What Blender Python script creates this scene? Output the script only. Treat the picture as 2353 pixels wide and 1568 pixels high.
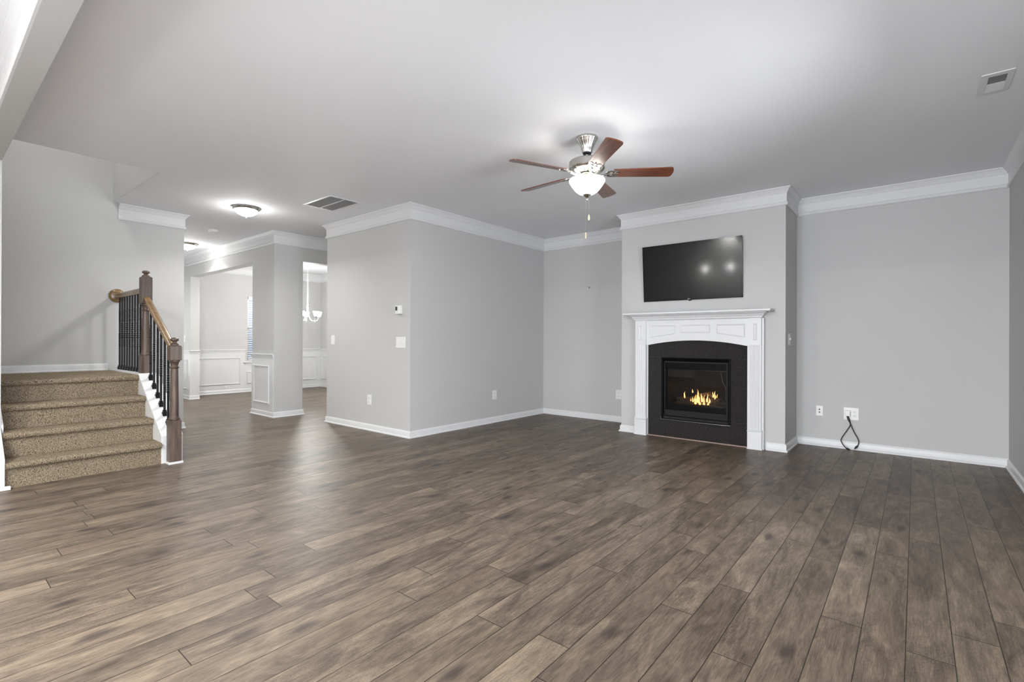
import bpy, bmesh, math, random
from mathutils import Vector, Matrix, noise
random.seed(7)
for o in list(bpy.data.objects): bpy.data.objects.remove(o, do_unlink=True)
S = bpy.context.scene
COL = S.collection
K = 0.87                      # survey units -> metres
PI = math.pi

# ------------------------------------------------------------------ camera
YAW, PITCH, ROLL, F = 0.6862, 0.0012, 0.0038, 1132.2
c_, s_ = math.cos(YAW), math.sin(YAW)
f0 = Vector((-s_, c_, 0)); r0 = Vector((c_, s_, 0)); zz = Vector((0, 0, 1))
fw = math.cos(PITCH) * f0 + math.sin(PITCH) * zz
up = -math.sin(PITCH) * f0 + math.cos(PITCH) * zz
rt = math.cos(ROLL) * r0 + math.sin(ROLL) * up
u3 = -math.sin(ROLL) * r0 + math.cos(ROLL) * up
cam = bpy.data.cameras.new('camera'); co = bpy.data.objects.new('camera', cam); COL.objects.link(co)
M = Matrix((rt, u3, -fw)).transposed().to_4x4(); M.translation = Vector((0, 0, 1.18)) * K
co.matrix_world = M
cam.sensor_width = 36; cam.lens = F * 36 / 2353; cam.shift_y = -1.16 / 2353; cam.clip_start = 0.02
S.camera = co

# ------------------------------------------------------------------ world, view, daylight and added fill lights
S.view_settings.view_transform = 'Standard'; S.view_settings.look = 'None'
S.view_settings.gamma = 1; S.view_settings.use_curve_mapping = False
S.view_settings.exposure = 0.15
w = bpy.data.worlds.new('world'); S.world = w; w.use_nodes = True
wb = w.node_tree.nodes['Background']; wb.inputs[0].default_value = (0.70, 0.82, 1, 1); wb.inputs[1].default_value = 0.85

def area(name, loc, direction, sx, sy, power, col):
    l = bpy.data.lights.new(name, 'AREA'); l.shape = 'RECTANGLE'; l.size = sx * K; l.size_y = sy * K
    l.energy = power; l.color = col
    o = bpy.data.objects.new(name, l); COL.objects.link(o); o.location = Vector(loc) * K
    o.rotation_euler = Vector(direction).to_track_quat('-Z', 'Y').to_euler(); return o
DAY = (0.965, 0.98, 1.0)
area('daylight_rear', (-1.05, -4.38, 1.25), (0, 1, .0), 3.2, 2.2, 385, DAY)
area('daylight_right', (0.79, -1.55, 1.2), (-1, 0, .0), 3.2, 2.2, 150, DAY)
area('daylight_side', (0.775, 3.12, 1.38), (-1, 0, 0.0), 1.2, 1.4, 66, DAY)
area('daylight_dining', (-12.75, 5.35, 2.75), (1, 0, -1.0), 1.2, 1.2, 420, DAY)
area('stairwell_fill', (-6.7, 0.7, 4.6), (0, 0.2, -1), 1.2, 0.4, 14, (1, 0.98, 0.95))  # weak fill added inside the closed stairwell shaft

for kx in (-3.6, -1.9, -0.3):
    for ky in (-2.9, -1.3):
        area('kitchen_fill', (kx, ky, 2.825), (0, 0, -1), .14, .14, 66, (1, .985, .96))  # added fill lights out of view, brighten the rooms ahead
area('foyer_fill', (-11.70, 2.9, 1.4), (1, 0, 0), .8, 1.9, 9, DAY)  # added fill before a solid wall, lifts foyer and pillar
LAMP = (1.0, 0.965, 0.92)
def point(name, loc, power, r=0.04, col=LAMP):
    l = bpy.data.lights.new(name, 'POINT'); l.energy = power; l.shadow_soft_size = r * K; l.color = col
    o = bpy.data.objects.new(name, l); COL.objects.link(o); o.location = Vector(loc) * K; return o

# ------------------------------------------------------------------ materials
class NT:
    def __init__(s, name):
        s.m = bpy.data.materials.new(name); s.m.use_nodes = True; s.t = s.m.node_tree
        s.b = s.t.nodes['Principled BSDF']; s.out = s.t.nodes['Material Output']
    def n(s, typ, **kw):
        nd = s.t.nodes.new(typ)
        for k, v in kw.items():
            if k == 'i':
                for kk, vv in v.items():
                    if hasattr(vv, 'node') : s.t.links.new(vv, nd.inputs[kk])
                    else: nd.inputs[kk].default_value = vv
            else: setattr(nd, k, v)
        return nd
    def link(s, a, b): s.t.links.new(a, b)
    def math(s, op, a, b=None, c=None):
        nd = s.t.nodes.new('ShaderNodeMath'); nd.operation = op
        for i, v in enumerate((a, b, c)):
            if v is None: continue
            if hasattr(v, 'node'): s.t.links.new(v, nd.inputs[i])
            else: nd.inputs[i].default_value = v
        return nd.outputs[0]
    def mix(s, fac, a, b, blend='MIX'):
        nd = s.t.nodes.new('ShaderNodeMix'); nd.data_type = 'RGBA'; nd.blend_type = blend
        for k, v in ((0, fac), (6, a), (7, b)):
            if hasattr(v, 'node'): s.t.links.new(v, nd.inputs[k])
            else: nd.inputs[k].default_value = v if k == 0 else (*v, 1) if len(v) == 3 else v
        return nd.outputs[2]
    def obj(s): return s.n('ShaderNodeTexCoord').outputs['Object']
    def bump(s, h, strength=0.3, dist=0.002):
        b = s.n('ShaderNodeBump', i={'Strength': strength, 'Distance': dist, 'Height': h})
        s.link(b.outputs[0], s.b.inputs['Normal'])
    def set(s, **kw):
        names = {'base': 'Base Color', 'rough': 'Roughness', 'metal': 'Metallic', 'spec': 'Specular IOR Level', 'coat': 'Coat Weight', 'coatr': 'Coat Roughness'}
        for k, v in kw.items():
            i = s.b.inputs[names[k]]
            if hasattr(v, 'node'): s.link(v, i)
            else: i.default_value = (*v, 1) if isinstance(v, tuple) and len(v) == 3 else v
        return s

def paint(name, col, rough=0.6, bump=0.08, scale=220, spec=0.3):
    m = NT(name); v = m.obj()
    nz = m.n('ShaderNodeTexNoise', i={'Vector': v, 'Scale': scale, 'Detail': 2.0})
    lo = m.n('ShaderNodeTexNoise', i={'Vector': v, 'Scale': 1.3, 'Detail': 2.0})
    f = m.math('MULTIPLY_ADD', lo.outputs[0], 0.05, 0.975)
    cm = m.n('ShaderNodeVectorMath', operation='SCALE'); cm.inputs[0].default_value = col; m.link(f, cm.inputs['Scale'])
    m.link(cm.outputs[0], m.b.inputs['Base Color']); m.set(rough=rough, spec=spec)
    m.bump(nz.outputs[0], bump, 0.0015); return m.m
MAT = {}
MAT['wall'] = paint('wall_paint', (0.52, 0.52, 0.512), 0.65, 0.18)
MAT['ceiling'] = paint('ceiling_paint', (0.80, 0.81, 0.83), 0.8, 0.1)
MAT['trim'] = paint('trim_paint', (0.69, 0.695, 0.70), 0.35, 0.02, 60, 0.4)
MAT['plastic'] = paint('white_plastic', (0.78, 0.78, 0.76), 0.3, 0.0, 60, 0.5)
MAT['dark'] = paint('dark_slot', (0.02, 0.02, 0.02), 0.6, 0)
MAT['grille_shade'] = paint('grille_shade', (0.13, 0.13, 0.13), 0.8, 0)  # flat dark grey painted in for the shaded duct behind the louvres
MAT['louvre_grey'] = paint('louvre_enamel', (0.55, 0.55, 0.55), 0.5, 0)

def simple(name, col, rough, metal=0.0, spec=0.5, nscale=80, nb=0.0, var=0.1):
    m = NT(name); v = m.obj()
    nz = m.n('ShaderNodeTexNoise', i={'Vector': v, 'Scale': float(nscale), 'Detail': 3.0})
    a = tuple(c * (1 - var) for c in col); b = tuple(min(1, c * (1 + var)) for c in col)
    m.set(base=m.mix(nz.outputs[0], a, b), rough=rough, metal=metal, spec=spec)
    if nb: m.bump(nz.outputs[0], nb, 0.001)
    return m.m
MAT['iron'] = simple('black_iron', (0.006, 0.006, 0.007), 0.42, 0.0, 0.25)
MAT['nickel'] = simple('brushed_nickel', (0.50, 0.49, 0.46), 0.22, 1.0)
MAT['chrome'] = simple('bright_steel', (0.75, 0.75, 0.74), 0.12, 1.0)
MAT['black_metal'] = simple('black_enamel_metal', (0.004, 0.004, 0.004), 0.45, 0.0, 0.07)
MAT['black_matte'] = simple('black_matte_metal', (0.018, 0.018, 0.019), 0.6, 0.0, 0.12, 300, 0.1)
MAT['bezel'] = simple('gloss_black_plastic', (0.006, 0.006, 0.007), 0.12, 0.0, 0.5)
MAT['cable'] = simple('black_cable_rubber', (0.008, 0.008, 0.009), 0.45)
MAT['pull_wood'] = simple('pale_pull_wood', (0.62, 0.48, 0.36), 0.4)
MAT['pull_ivory'] = simple('ivory_pull', (0.62, 0.60, 0.42), 0.4)
MAT['threshold'] = simple('floor_edge_trim', (0.33, 0.24, 0.20), 0.4)

def emis(name, col, strength, base=(0.85, 0.85, 0.85)):
    m = NT(name); m.set(base=base, rough=0.3)
    m.b.inputs['Emission Color'].default_value = (*col, 1); m.b.inputs['Emission Strength'].default_value = strength; return m
def bowl_mat(name, col, strength, var=0.25, base=(0.85, 0.85, 0.85)):
    m = emis(name, col, strength, base); v = m.obj()
    nz = m.n('ShaderNodeTexNoise', i={'Vector': v, 'Scale': 9.0, 'Detail': 3.0, 'Distortion': 1.2})
    f = m.math('MULTIPLY_ADD', nz.outputs[0], strength * var, strength * (1 - var / 2))
    m.link(f, m.b.inputs['Emission Strength']); return m.m
MAT['bowl'] = bowl_mat('alabaster_glass_lit', (1, 0.955, 0.90), 1.5, 0.5, (0.40, 0.39, 0.37))
MAT['dome'] = bowl_mat('frosted_dome_lit', (1, 0.98, 0.95), 7.5, 0.1)
MAT['shade'] = bowl_mat('frosted_shade_lit', (1, 0.98, 0.95), 12.0, 0.1)
MAT['pendant'] = bowl_mat('pendant_glass_lit', (1, 0.98, 0.96), 45.0, 0.1)

# wood plank floor -------------------------------------------------------
def floor_mat():
    m = NT('laminate_planks'); P = m.obj()
    sp = m.n('ShaderNodeSeparateXYZ', i={0: P}); X, Y = sp.outputs[0], sp.outputs[1]
    wdt = 0.14277 * K; L = 1.40 * K
    u = m.math('DIVIDE', m.math('ADD', X, (0.0271 + 0.14277 * 200) * K), wdt)
    row = m.math('FLOOR', u); fx = m.math('FRACT', u)
    wn = m.n('ShaderNodeTexWhiteNoise', noise_dimensions='1D', i={'W': row})
    v = m.math('ADD', m.math('DIVIDE', m.math('ADD', Y, 50.0), L), m.math('MULTIPLY', wn.outputs['Value'], 7.0))
    cl = m.math('FLOOR', v); fy = m.math('FRACT', v)
    cid = m.n('ShaderNodeCombineXYZ', i={0: row, 1: cl})
    rnd = m.n('ShaderNodeTexWhiteNoise', noise_dimensions='2D', i={'Vector': cid.outputs[0]})
    r1 = rnd.outputs['Value']; rs = m.n('ShaderNodeSeparateColor', i={0: rnd.outputs['Color']})
    off = m.n('ShaderNodeCombineXYZ', i={0: m.math('MULTIPLY', r1, 37.0), 1: m.math('MULTIPLY', rs.outputs[0], 91.0), 2: m.math('MULTIPLY', rs.outputs[1], 13.0)})
    pl = m.n('ShaderNodeVectorMath', operation='ADD', i={0: P, 1: off.outputs[0]}).outputs[0]
    def sc(x, y):
        return m.n('ShaderNodeVectorMath', operation='MULTIPLY', i={0: pl, 1: (x, y, 1)}).outputs[0]
    grain = m.n('ShaderNodeTexNoise', i={'Vector': sc(260, 14), 'Scale': 1.0, 'Detail': 6.0, 'Roughness': 0.75, 'Distortion': 0.8})
    blot = m.n('ShaderNodeTexNoise', i={'Vector': sc(9, 2.6), 'Scale': 1.0, 'Detail': 3.0, 'Roughness': 0.6, 'Distortion': 1.6})
    streak = m.n('ShaderNodeTexNoise', i={'Vector': sc(46, 6.0), 'Scale': 1.0, 'Detail': 6.0, 'Roughness': 0.7, 'Distortion': 1.2})
    fleck = m.n('ShaderNodeTexNoise', i={'Vector': sc(85, 65), 'Scale': 1.0, 'Detail': 5.0, 'Roughness': 0.8, 'Distortion': 3.0})
    # base tone per plank + figure
    t = m.math('ADD', m.math('MULTIPLY', m.math('SUBTRACT', r1, 0.5), 0.26), 0.5)
    t = m.math('ADD', t, m.math('MULTIPLY', m.math('SUBTRACT', blot.outputs[0], 0.5), 1.15))
    t = m.math('ADD', t, m.math('MULTIPLY', m.math('SUBTRACT', streak.outputs[0], 0.5), 0.75))
    t = m.math('ADD', t, m.math('MULTIPLY', m.math('SUBTRACT', grain.outputs[0], 0.5), 1.25))
    fl = m.math('MULTIPLY', m.math('GREATER_THAN', rs.outputs[2], 0.55), m.math('MULTIPLY', m.math('SUBTRACT', fleck.outputs[0], 0.5), 1.15))
    t = m.math('ADD', t, fl)
    ramp = m.n('ShaderNodeValToRGB', i={0: t}); e = ramp.color_ramp.elements
    e[0].position = 0.0; e[0].color = (0.037, 0.028, 0.021, 1)
    e[1].position = 1.0; e[1].color = (0.265, 0.211, 0.153, 1)
    k = e.new(0.33); k.color = (0.088, 0.067, 0.051, 1)
    k = e.new(0.62); k.color = (0.149, 0.116, 0.085, 1)
    col = ramp.outputs[0]
    # warm patches
    warm = m.n('ShaderNodeTexNoise', i={'Vector': sc(5, 1.6), 'Scale': 1.0, 'Detail': 2.0})
    wf = m.n('ShaderNodeMapRange', i={0: warm.outputs[0], 1: 0.60, 2: 0.80, 3: 0.0, 4: 0.40}).outputs[0]
    col = m.mix(wf, col, (0.215, 0.150, 0.104), 'MIX')
    # one knot on some planks
    kx = m.math('SUBTRACT', fx, m.math('MULTIPLY_ADD', rs.outputs[1], 0.4, 0.3))
    ky = m.math('MULTIPLY', m.math('SUBTRACT', fy, m.math('MULTIPLY_ADD', rs.outputs[0], 0.5, 0.12)), L / wdt * 0.42)
    kd = m.math('SQRT', m.math('ADD', m.math('MULTIPLY', kx, kx), m.math('MULTIPLY', ky, ky)))
    kd = m.math('ADD', kd, m.math('MULTIPLY', m.math('SUBTRACT', streak.outputs[0], 0.5), 0.16))
    kf = m.n('ShaderNodeMapRange', i={0: kd, 1: 0.04, 2: 0.30, 3: 0.80, 4: 0.0}, interpolation_type='SMOOTHSTEP').outputs[0]
    kf = m.math('MULTIPLY', kf, m.math('LESS_THAN', rs.outputs[2], 0.46))
    col = m.mix(kf, col, (0.034, 0.027, 0.025))
    # grooves
    ex = m.math('MINIMUM', fx, m.math('SUBTRACT', 1.0, fx)); ey = m.math('MINIMUM', fy, m.math('SUBTRACT', 1.0, fy))
    gx = m.n('ShaderNodeMapRange', i={0: ex, 1: 0.006, 2: 0.017, 3: 1.0, 4: 0.0}).outputs[0]
    gy = m.n('ShaderNodeMapRange', i={0: ey, 1: 0.0007, 2: 0.0019, 3: 1.0, 4: 0.0}).outputs[0]
    g = m.math('MAXIMUM', gx, gy)
    col = m.mix(m.math('MULTIPLY', g, 0.93), col, (0.012, 0.009, 0.007))
    rough = m.math('MULTIPLY_ADD', grain.outputs[0], 0.16, 0.35)
    m.set(base=col, rough=rough, spec=0.28)
    h = m.math('SUBTRACT', m.math('MULTIPLY', m.math('ADD', grain.outputs[0], fleck.outputs[0]), 0.18), g)
    m.bump(h, 0.35, 0.0012); return m.m
MAT['floor'] = floor_mat()

def carpet_mat():
    m = NT('cut_pile_carpet'); P = m.obj()
    a = m.n('ShaderNodeTexNoise', i={'Vector': P, 'Scale': 210.0, 'Detail': 3.0, 'Roughness': 0.7, 'Distortion': 0.6})
    b = m.n('ShaderNodeTexVoronoi', i={'Vector': P, 'Scale': 170.0})
    t = m.math('SUBTRACT', m.math('MULTIPLY', a.outputs[0], 1.9), m.math('MULTIPLY', b.outputs[0], 0.55))
    r = m.n('ShaderNodeValToRGB', i={0: t}); e = r.color_ramp.elements
    e[0].position = 0.25; e[0].color = (0.030, 0.023, 0.017, 1)
    e[1].position = 0.95; e[1].color = (0.56, 0.46, 0.33, 1)
    k = e.new(0.52); k.color = (0.205, 0.158, 0.108, 1)
    m.set(base=r.outputs[0], rough=0.95, spec=0.1); m.bump(t, 0.9, 0.006); return m.m
MAT['carpet'] = carpet_mat()

def wood_mat(name, dark, light, axis='Z', rough=0.3, scale=1.0, coat=0.3):
    m = NT(name); P = m.obj()
    mul = {'Z': (60, 60, 5), 'X': (5, 60, 60), 'Y': (60, 5, 60)}[axis]
    v = m.n('ShaderNodeVectorMath', operation='MULTIPLY', i={0: P, 1: tuple(q * scale for q in mul)}).outputs[0]
    a = m.n('ShaderNodeTexNoise', i={'Vector': v, 'Scale': 1.0, 'Detail': 4.0, 'Distortion': 1.0})
    v2 = m.n('ShaderNodeVectorMath', operation='MULTIPLY', i={0: P, 1: tuple(q * scale * 0.25 for q in mul)}).outputs[0]
    b = m.n('ShaderNodeTexNoise', i={'Vector': v2, 'Scale': 1.0, 'Detail': 2.0, 'Distortion': 2.0})
    t = m.math('ADD', m.math('MULTIPLY', a.outputs[0], 0.6), m.math('MULTIPLY', b.outputs[0], 0.5))
    r = m.n('ShaderNodeValToRGB', i={0: t}); e = r.color_ramp.elements
    e[0].position = 0.35; e[0].color = (*dark, 1); e[1].position = 0.72; e[1].color = (*light, 1)
    m.set(base=r.outputs[0], rough=rough, spec=0.5, coat=coat, coatr=0.15); m.bump(t, 0.15, 0.001); return m.m
MAT['newel'] = wood_mat('stained_oak_newel', (0.038, 0.024, 0.018), (0.135, 0.092, 0.068), 'Z', 0.42, 1.0, 0.05)
MAT['rail'] = wood_mat('stained_oak_rail', (0.120, 0.070, 0.028), (0.30, 0.185, 0.085), 'X', 0.28, 1.0, 0.4)
MAT['blade'] = wood_mat('mahogany_blade', (0.060, 0.018, 0.010), (0.215, 0.068, 0.030), 'X', 0.30, 1.2, 0.4)

def granite():
    m = NT('leathered_black_granite'); P = m.obj()
    a = m.n('ShaderNodeTexNoise', i={'Vector': P, 'Scale': 120.0, 'Detail': 6.0, 'Roughness': 0.85})
    r = m.n('ShaderNodeValToRGB', i={0: a.outputs[0]}); e = r.color_ramp.elements
    e[0].position = 0.40; e[0].color = (0.003, 0.003, 0.003, 1); e[1].position = 0.66; e[1].color = (0.070, 0.064, 0.060, 1)
    m.set(base=r.outputs[0], rough=0.42, spec=0.28); m.bump(a.outputs[0], 0.9, 0.010); return m.m
MAT['granite'] = granite()
def brick():
    m = NT('dark_firebrick'); P = m.obj()
    sp = m.n('ShaderNodeSeparateXYZ', i={0: P})
    cb = m.n('ShaderNodeCombineXYZ', i={0: m.math('ADD', sp.outputs[0], sp.outputs[1]), 1: sp.outputs[2]})
    b = m.n('ShaderNodeTexBrick', i={'Vector': cb.outputs[0], 'Color1': (0.034, 0.027, 0.024, 1), 'Color2': (0.026, 0.022, 0.020, 1), 'Mortar': (0.012, 0.011, 0.01, 1), 'Scale': 1.0, 'Mortar Size': 0.006, 'Brick Width': 0.20, 'Row Height': 0.065})
    m.set(base=b.outputs[0], rough=0.8); return m.m
MAT['firebrick'] = brick()
MAT['log'] = simple('charred_log', (0.16, 0.12, 0.095), 0.9, 0, 0.2, 45, 0.9, 0.7)
MAT['ember'] = simple('ash_bed', (0.11, 0.085, 0.07), 0.95, 0, 0.2, 120, 0.9, 0.8)
def flame():
    m = NT('flame'); P = m.n('ShaderNodeTexCoord').outputs['Generated']
    z = m.n('ShaderNodeSeparateXYZ', i={0: P}).outputs[2]
    lw = m.n('ShaderNodeLayerWeight', i={0: 0.5}); f = lw.outputs['Facing']
    f2 = m.math('ADD', f, m.math('MULTIPLY', z, 0.35))
    r = m.n('ShaderNodeValToRGB', i={0: f2}); e = r.color_ramp.elements
    e[0].position = 0.15; e[0].color = (8.5, 4.6, 1.5, 1); e[1].position = 0.85; e[1].color = (2.2, 0.6, 0.06, 1)
    em = m.n('ShaderNodeEmission', i={0: r.outputs[0], 1: 1.0}); tr = m.n('ShaderNodeBsdfTransparent')
    mx = m.n('ShaderNodeMixShader', i={0: m.math('MULTIPLY', f, 0.75), 1: em.outputs[0], 2: tr.outputs[0]})
    m.link(mx.outputs[0], m.out.inputs[0]); return m.m
MAT['flame'] = flame()
def glass(name, refl=0.10, tint=(0.92, 0.92, 0.93)):
    m = NT(name)
    tr = m.n('ShaderNodeBsdfTransparent', i={0: (*tint, 1)}); gl = m.n('ShaderNodeBsdfGlossy', i={'Roughness': 0.02})
    fr = m.n('ShaderNodeFresnel', i={0: 1.45})
    mx = m.n('ShaderNodeMixShader', i={0: m.math('ADD', fr.outputs[0], refl - 0.04), 1: tr.outputs[0], 2: gl.outputs[0]})
    m.link(mx.outputs[0], m.out.inputs[0]); return m.m
MAT['glass'] = glass('window_glass', 0.05, (0.97, 0.98, 1))
MAT['fireglass'] = glass('fireplace_glass', 0.05, (0.55, 0.55, 0.55))
def screen():
    m = NT('tv_screen'); P = m.obj()
    a = m.n('ShaderNodeTexNoise', i={'Vector': P, 'Scale': 900.0, 'Detail': 1.0})
    m.set(base=(0.005, 0.005, 0.005), rough=0.24, spec=0.22, coat=0.6, coatr=0.085); m.bump(a.outputs[0], 0.04, 0.0003); return m.m
MAT['screen'] = screen()
MAT['lcd'] = simple('lcd_grey', (0.05, 0.06, 0.05), 0.3)

# ------------------------------------------------------------------ mesh helpers
class MB:
    def __init__(s): s.v = []; s.f = []
    def add(s, vs, fs):
        b = len(s.v); s.v += [tuple(q) for q in vs]; s.f += [tuple(b + i for i in f) for f in fs]; return s
    def box(s, x0, x1, y0, y1, z0, z1):
        x0, x1 = sorted((x0, x1)); y0, y1 = sorted((y0, y1)); z0, z1 = sorted((z0, z1))
        vs = [(x, y, z) for x in (x0, x1) for y in (y0, y1) for z in (z0, z1)]
        return s.add(vs, [(0, 1, 3, 2), (4, 6, 7, 5), (0, 4, 5, 1), (2, 3, 7, 6), (0, 2, 6, 4), (1, 5, 7, 3)])
    def prism(s, poly, a, b, axis):
        """poly of 2D points extruded along axis from a to b. axis 'y': poly=(x,z); 'x': (y,z); 'z': (x,y)"""
        def P(p, t): return {'y': (p[0], t, p[1]), 'x': (t, p[0], p[1]), 'z': (p[0], p[1], t)}[axis]
        n = len(poly)
        return s.add([P(p, a) for p in poly] + [P(p, b) for p in poly],
                     [tuple(range(n))[::-1], tuple(range(n, 2 * n))] + [(i, (i + 1) % n, n + (i + 1) % n, n + i) for i in range(n)])
    def lathe(s, prof, cx, cy, cz=0, n=32, axis='z', flute=None, cap=True):
        """prof list of (r,z)"""
        vs = []; fs = []
        for (r, z) in prof:
            for i in range(n):
                a = 2 * PI * i / n; rr = r * (1 + (flute[0] * math.cos(flute[1] * a) if flute else 0))
                p = (rr * math.cos(a), rr * math.sin(a), z)
                if axis == 'x': p = (p[2], p[0], p[1])
                if axis == 'y': p = (p[0], p[2], p[1])
                vs.append((p[0] + cx, p[1] + cy, p[2] + cz))
        for j in range(len(prof) - 1):
            for i in range(n):
                fs.append((j * n + i, j * n + (i + 1) % n, (j + 1) * n + (i + 1) % n, (j + 1) * n + i))
        if cap:
            fs.append(tuple(range(n))[::-1]); fs.append(tuple((len(prof) - 1) * n + i for i in range(n)))
        return s.add(vs, fs)
    def tube(s, pts, r, n=10, rs=None):
        pts = [Vector(p) for p in pts]; vs = []; fs = []
        t0 = (pts[1] - pts[0]).normalized(); ref = Vector((0, 0, 1)) if abs(t0.z) < 0.9 else Vector((1, 0, 0))
        nrm = t0.cross(ref).normalized()
        for j, p in enumerate(pts):
            t = (pts[min(j + 1, len(pts) - 1)] - pts[max(j - 1, 0)]).normalized()
            nrm = (nrm - t * nrm.dot(t)).normalized(); bn = t.cross(nrm); rr = rs[j] if rs else r
            for i in range(n):
                a = 2 * PI * i / n; vs.append(p + rr * (math.cos(a) * nrm + math.sin(a) * bn))
        for j in range(len(pts) - 1):
            for i in range(n): fs.append((j * n + i, j * n + (i + 1) % n, (j + 1) * n + (i + 1) % n, (j + 1) * n + i))
        fs.append(tuple(range(n))[::-1]); fs.append(tuple((len(pts) - 1) * n + i for i in range(n)))
        return s.add(vs, fs)
    def sweep(s, path, prof, side=1, z=0):
        """path: xy points; prof: (e,z) closed loop, e = offset to the left of travel (side=1)"""
        pts = [Vector((p[0], p[1])) for p in path]; n = len(prof); vs = []; fs = []
        for j, p in enumerate(pts):
            d1 = (pts[j] - pts[j - 1]).normalized() if j else None
            d2 = (pts[j + 1] - pts[j]).normalized() if j < len(pts) - 1 else None
            n1 = Vector((-d1.y, d1.x)) * side if d1 else None; n2 = Vector((-d2.y, d2.x)) * side if d2 else None
            if n1 and n2: m = (n1 + n2); m = m / (m.dot(n1))
            else: m = n1 or n2
            for (e, zz_) in prof: q = p + m * e; vs.append((q.x, q.y, zz_ + z))
        for j in range(len(pts) - 1):
            for i in range(n): fs.append((j * n + i, j * n + (i + 1) % n, (j + 1) * n + (i + 1) % n, (j + 1) * n + i))
        fs.append(tuple(range(n))[::-1]); fs.append(tuple((len(pts) - 1) * n + i for i in range(n)))
        return s.add(vs, fs)
    def grid(s, fn, nu, nv):
        vs = [fn(i / nu, j / nv) for j in range(nv + 1) for i in range(nu + 1)]
        return s.add(vs, [(j * (nu + 1) + i, j * (nu + 1) + i + 1, (j + 1) * (nu + 1) + i + 1, (j + 1) * (nu + 1) + i) for j in range(nv) for i in range(nu)])
    def xform(s, fn): s.v = [tuple(fn(Vector(v))) for v in s.v]; return s

def build(name, mb, mat, parent=None, origin=None, bevel=0, smooth=True, angle=35):
    """mesh object; coordinates in survey units, absolute; origin defaults to base centre (top level) or parent origin"""
    if origin is None:
        if parent is not None: origin = Vector(parent['_o'])
        else: origin = Vector((0, 0, 0))
    origin = Vector(origin)
    me = bpy.data.meshes.new(name)
    me.from_pydata([((Vector(v) - origin) * K)[:] for v in mb.v], [], mb.f)
    bm = bmesh.new(); bm.from_mesh(me); bmesh.ops.remove_doubles(bm, verts=bm.verts, dist=1e-6)
    bmesh.ops.recalc_face_normals(bm, faces=bm.faces); bm.to_mesh(me); bm.free()
    if smooth:
        me.polygons.foreach_set('use_smooth', [True] * len(me.polygons)); me.set_sharp_from_angle(angle=math.radians(angle))
    me.materials.append(MAT[mat] if isinstance(mat, str) else mat)
    o = bpy.data.objects.new(name, me); COL.objects.link(o)
    po = Vector((0, 0, 0))
    if parent is not None: o.parent = parent; po = Vector(parent['_o'])
    o.location = (origin - po) * K
    o['_o'] = tuple(origin)
    if bevel:
        b = o.modifiers.new('bevel', 'BEVEL'); b.width = bevel * K; b.segments = 2; b.limit_method = 'ANGLE'; b.angle_limit = math.radians(40)
    return o
def tag(o, label, cat, group=None):
    o['label'] = label; o['category'] = cat
    if group: o['group'] = group
    return o
def empty(name, loc, label, cat, group=None):
    o = bpy.data.objects.new(name, None); COL.objects.link(o); o.location = Vector(loc) * K; o['_o'] = tuple(loc)
    o.empty_display_size = 0.1; return tag(o, label, cat, group)
def struct(name, mb, mat, **kw):
    o = build(name, mb, mat, **kw); o['kind'] = 'structure'; return o
def mbox(*a): return MB().box(*a)

# ------------------------------------------------------------------ survey
ZC, H = 2.65, 2.843
Xa, Yk, Yb, Xc1, Yc, Xc2, Xr = -4.7237, 3.827, 6.583, -3.0, 5.9457, -1.079, 0.685
Xk0, Xh, Yh, Xd, Yd, Xs, Ys = -6.6034, -7.5423, 3.5004, -11.778, 6.645, -7.546, 2.308
T = 0.12
HD0, HD1 = 0.345, 0.472
XE = -5.81                        # wall end / stairwell edge
YHOLE = 1.555

# ------------------------------------------------------------------ shell
struct('floor', mbox(-12.2, 1.0, -4.6, 7.2, -0.2, 0), 'floor')
cl = MB(); cl.box(-12.2, 1.0, YHOLE, 7.2, H, H + .25); cl.box(XE, 1.0, -4.6, YHOLE, H, H + .25); cl.box(-12.2, Xs - .01, -4.6, YHOLE, H, H + .25)
cl.box(Xs, XE, -4.6, HD0 + .02, H, H + .25)
struct('ceiling', cl, 'ceiling')
wb_ = MB(); wb_.box(Xa - T, Xr + T, Yb, Yb + T, 0, H); wb_.box(Xk0 - 1.3, Xa - T, Yb, Yb + T, 0, H)
# chimney breast shell with firebox opening
FX0, FX1, FZ0, FZ1 = -2.442, -1.632, 0.224, 0.982
struct('wall_back', wb_, 'wall')
ch = MB(); ch.box(Xc1, FX0, Yc, Yb, 0, H); ch.box(FX1, Xc2, Yc, Yb, 0, H); ch.box(FX0, FX1, Yc, Yb, FZ1, H); ch.box(FX0, FX1, Yc, Yb, 0, FZ0)
struct('wall_chimney', ch, 'wall')
# right wall with patio opening behind the camera
rw = MB(); rw.box(Xr, Xr + T, 0.05, 2.45, 0, H); rw.box(Xr, Xr + T, 3.8, Yb + T, 0, H); rw.box(Xr, Xr + T, 2.45, 3.8, 0, .60); rw.box(Xr, Xr + T, 2.45, 3.8, 2.15, H); rw.box(Xr, Xr + T, -4.6, -3.15, 0, H); rw.box(Xr, Xr + T, -3.15, 0.05, 2.3, H)
struct('wall_right', rw, 'wall')
ew = MB(); ew.box(-7.6, -2.7, -4.3, -4.3 - T, 0, H); ew.box(.6, Xr + T, -4.3, -4.3 - T, 0, H); ew.box(-2.7, .6, -4.3, -4.3 - T, 2.3, H); ew.box(-2.7, .6, -4.3, -4.3 - T, 0, .12)
struct('wall_rear', ew, 'wall')
struct('wall_kitchen', mbox(-7.6 - T, -7.6, -4.3 - T, HD0, 0, H), 'wall')
struct('wall_light_blocker', mbox(-4.6, -2.3, -1.5, -1.4, 0, H), 'wall')  # added unseen panel, keeps rear window light off the closet front
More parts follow.
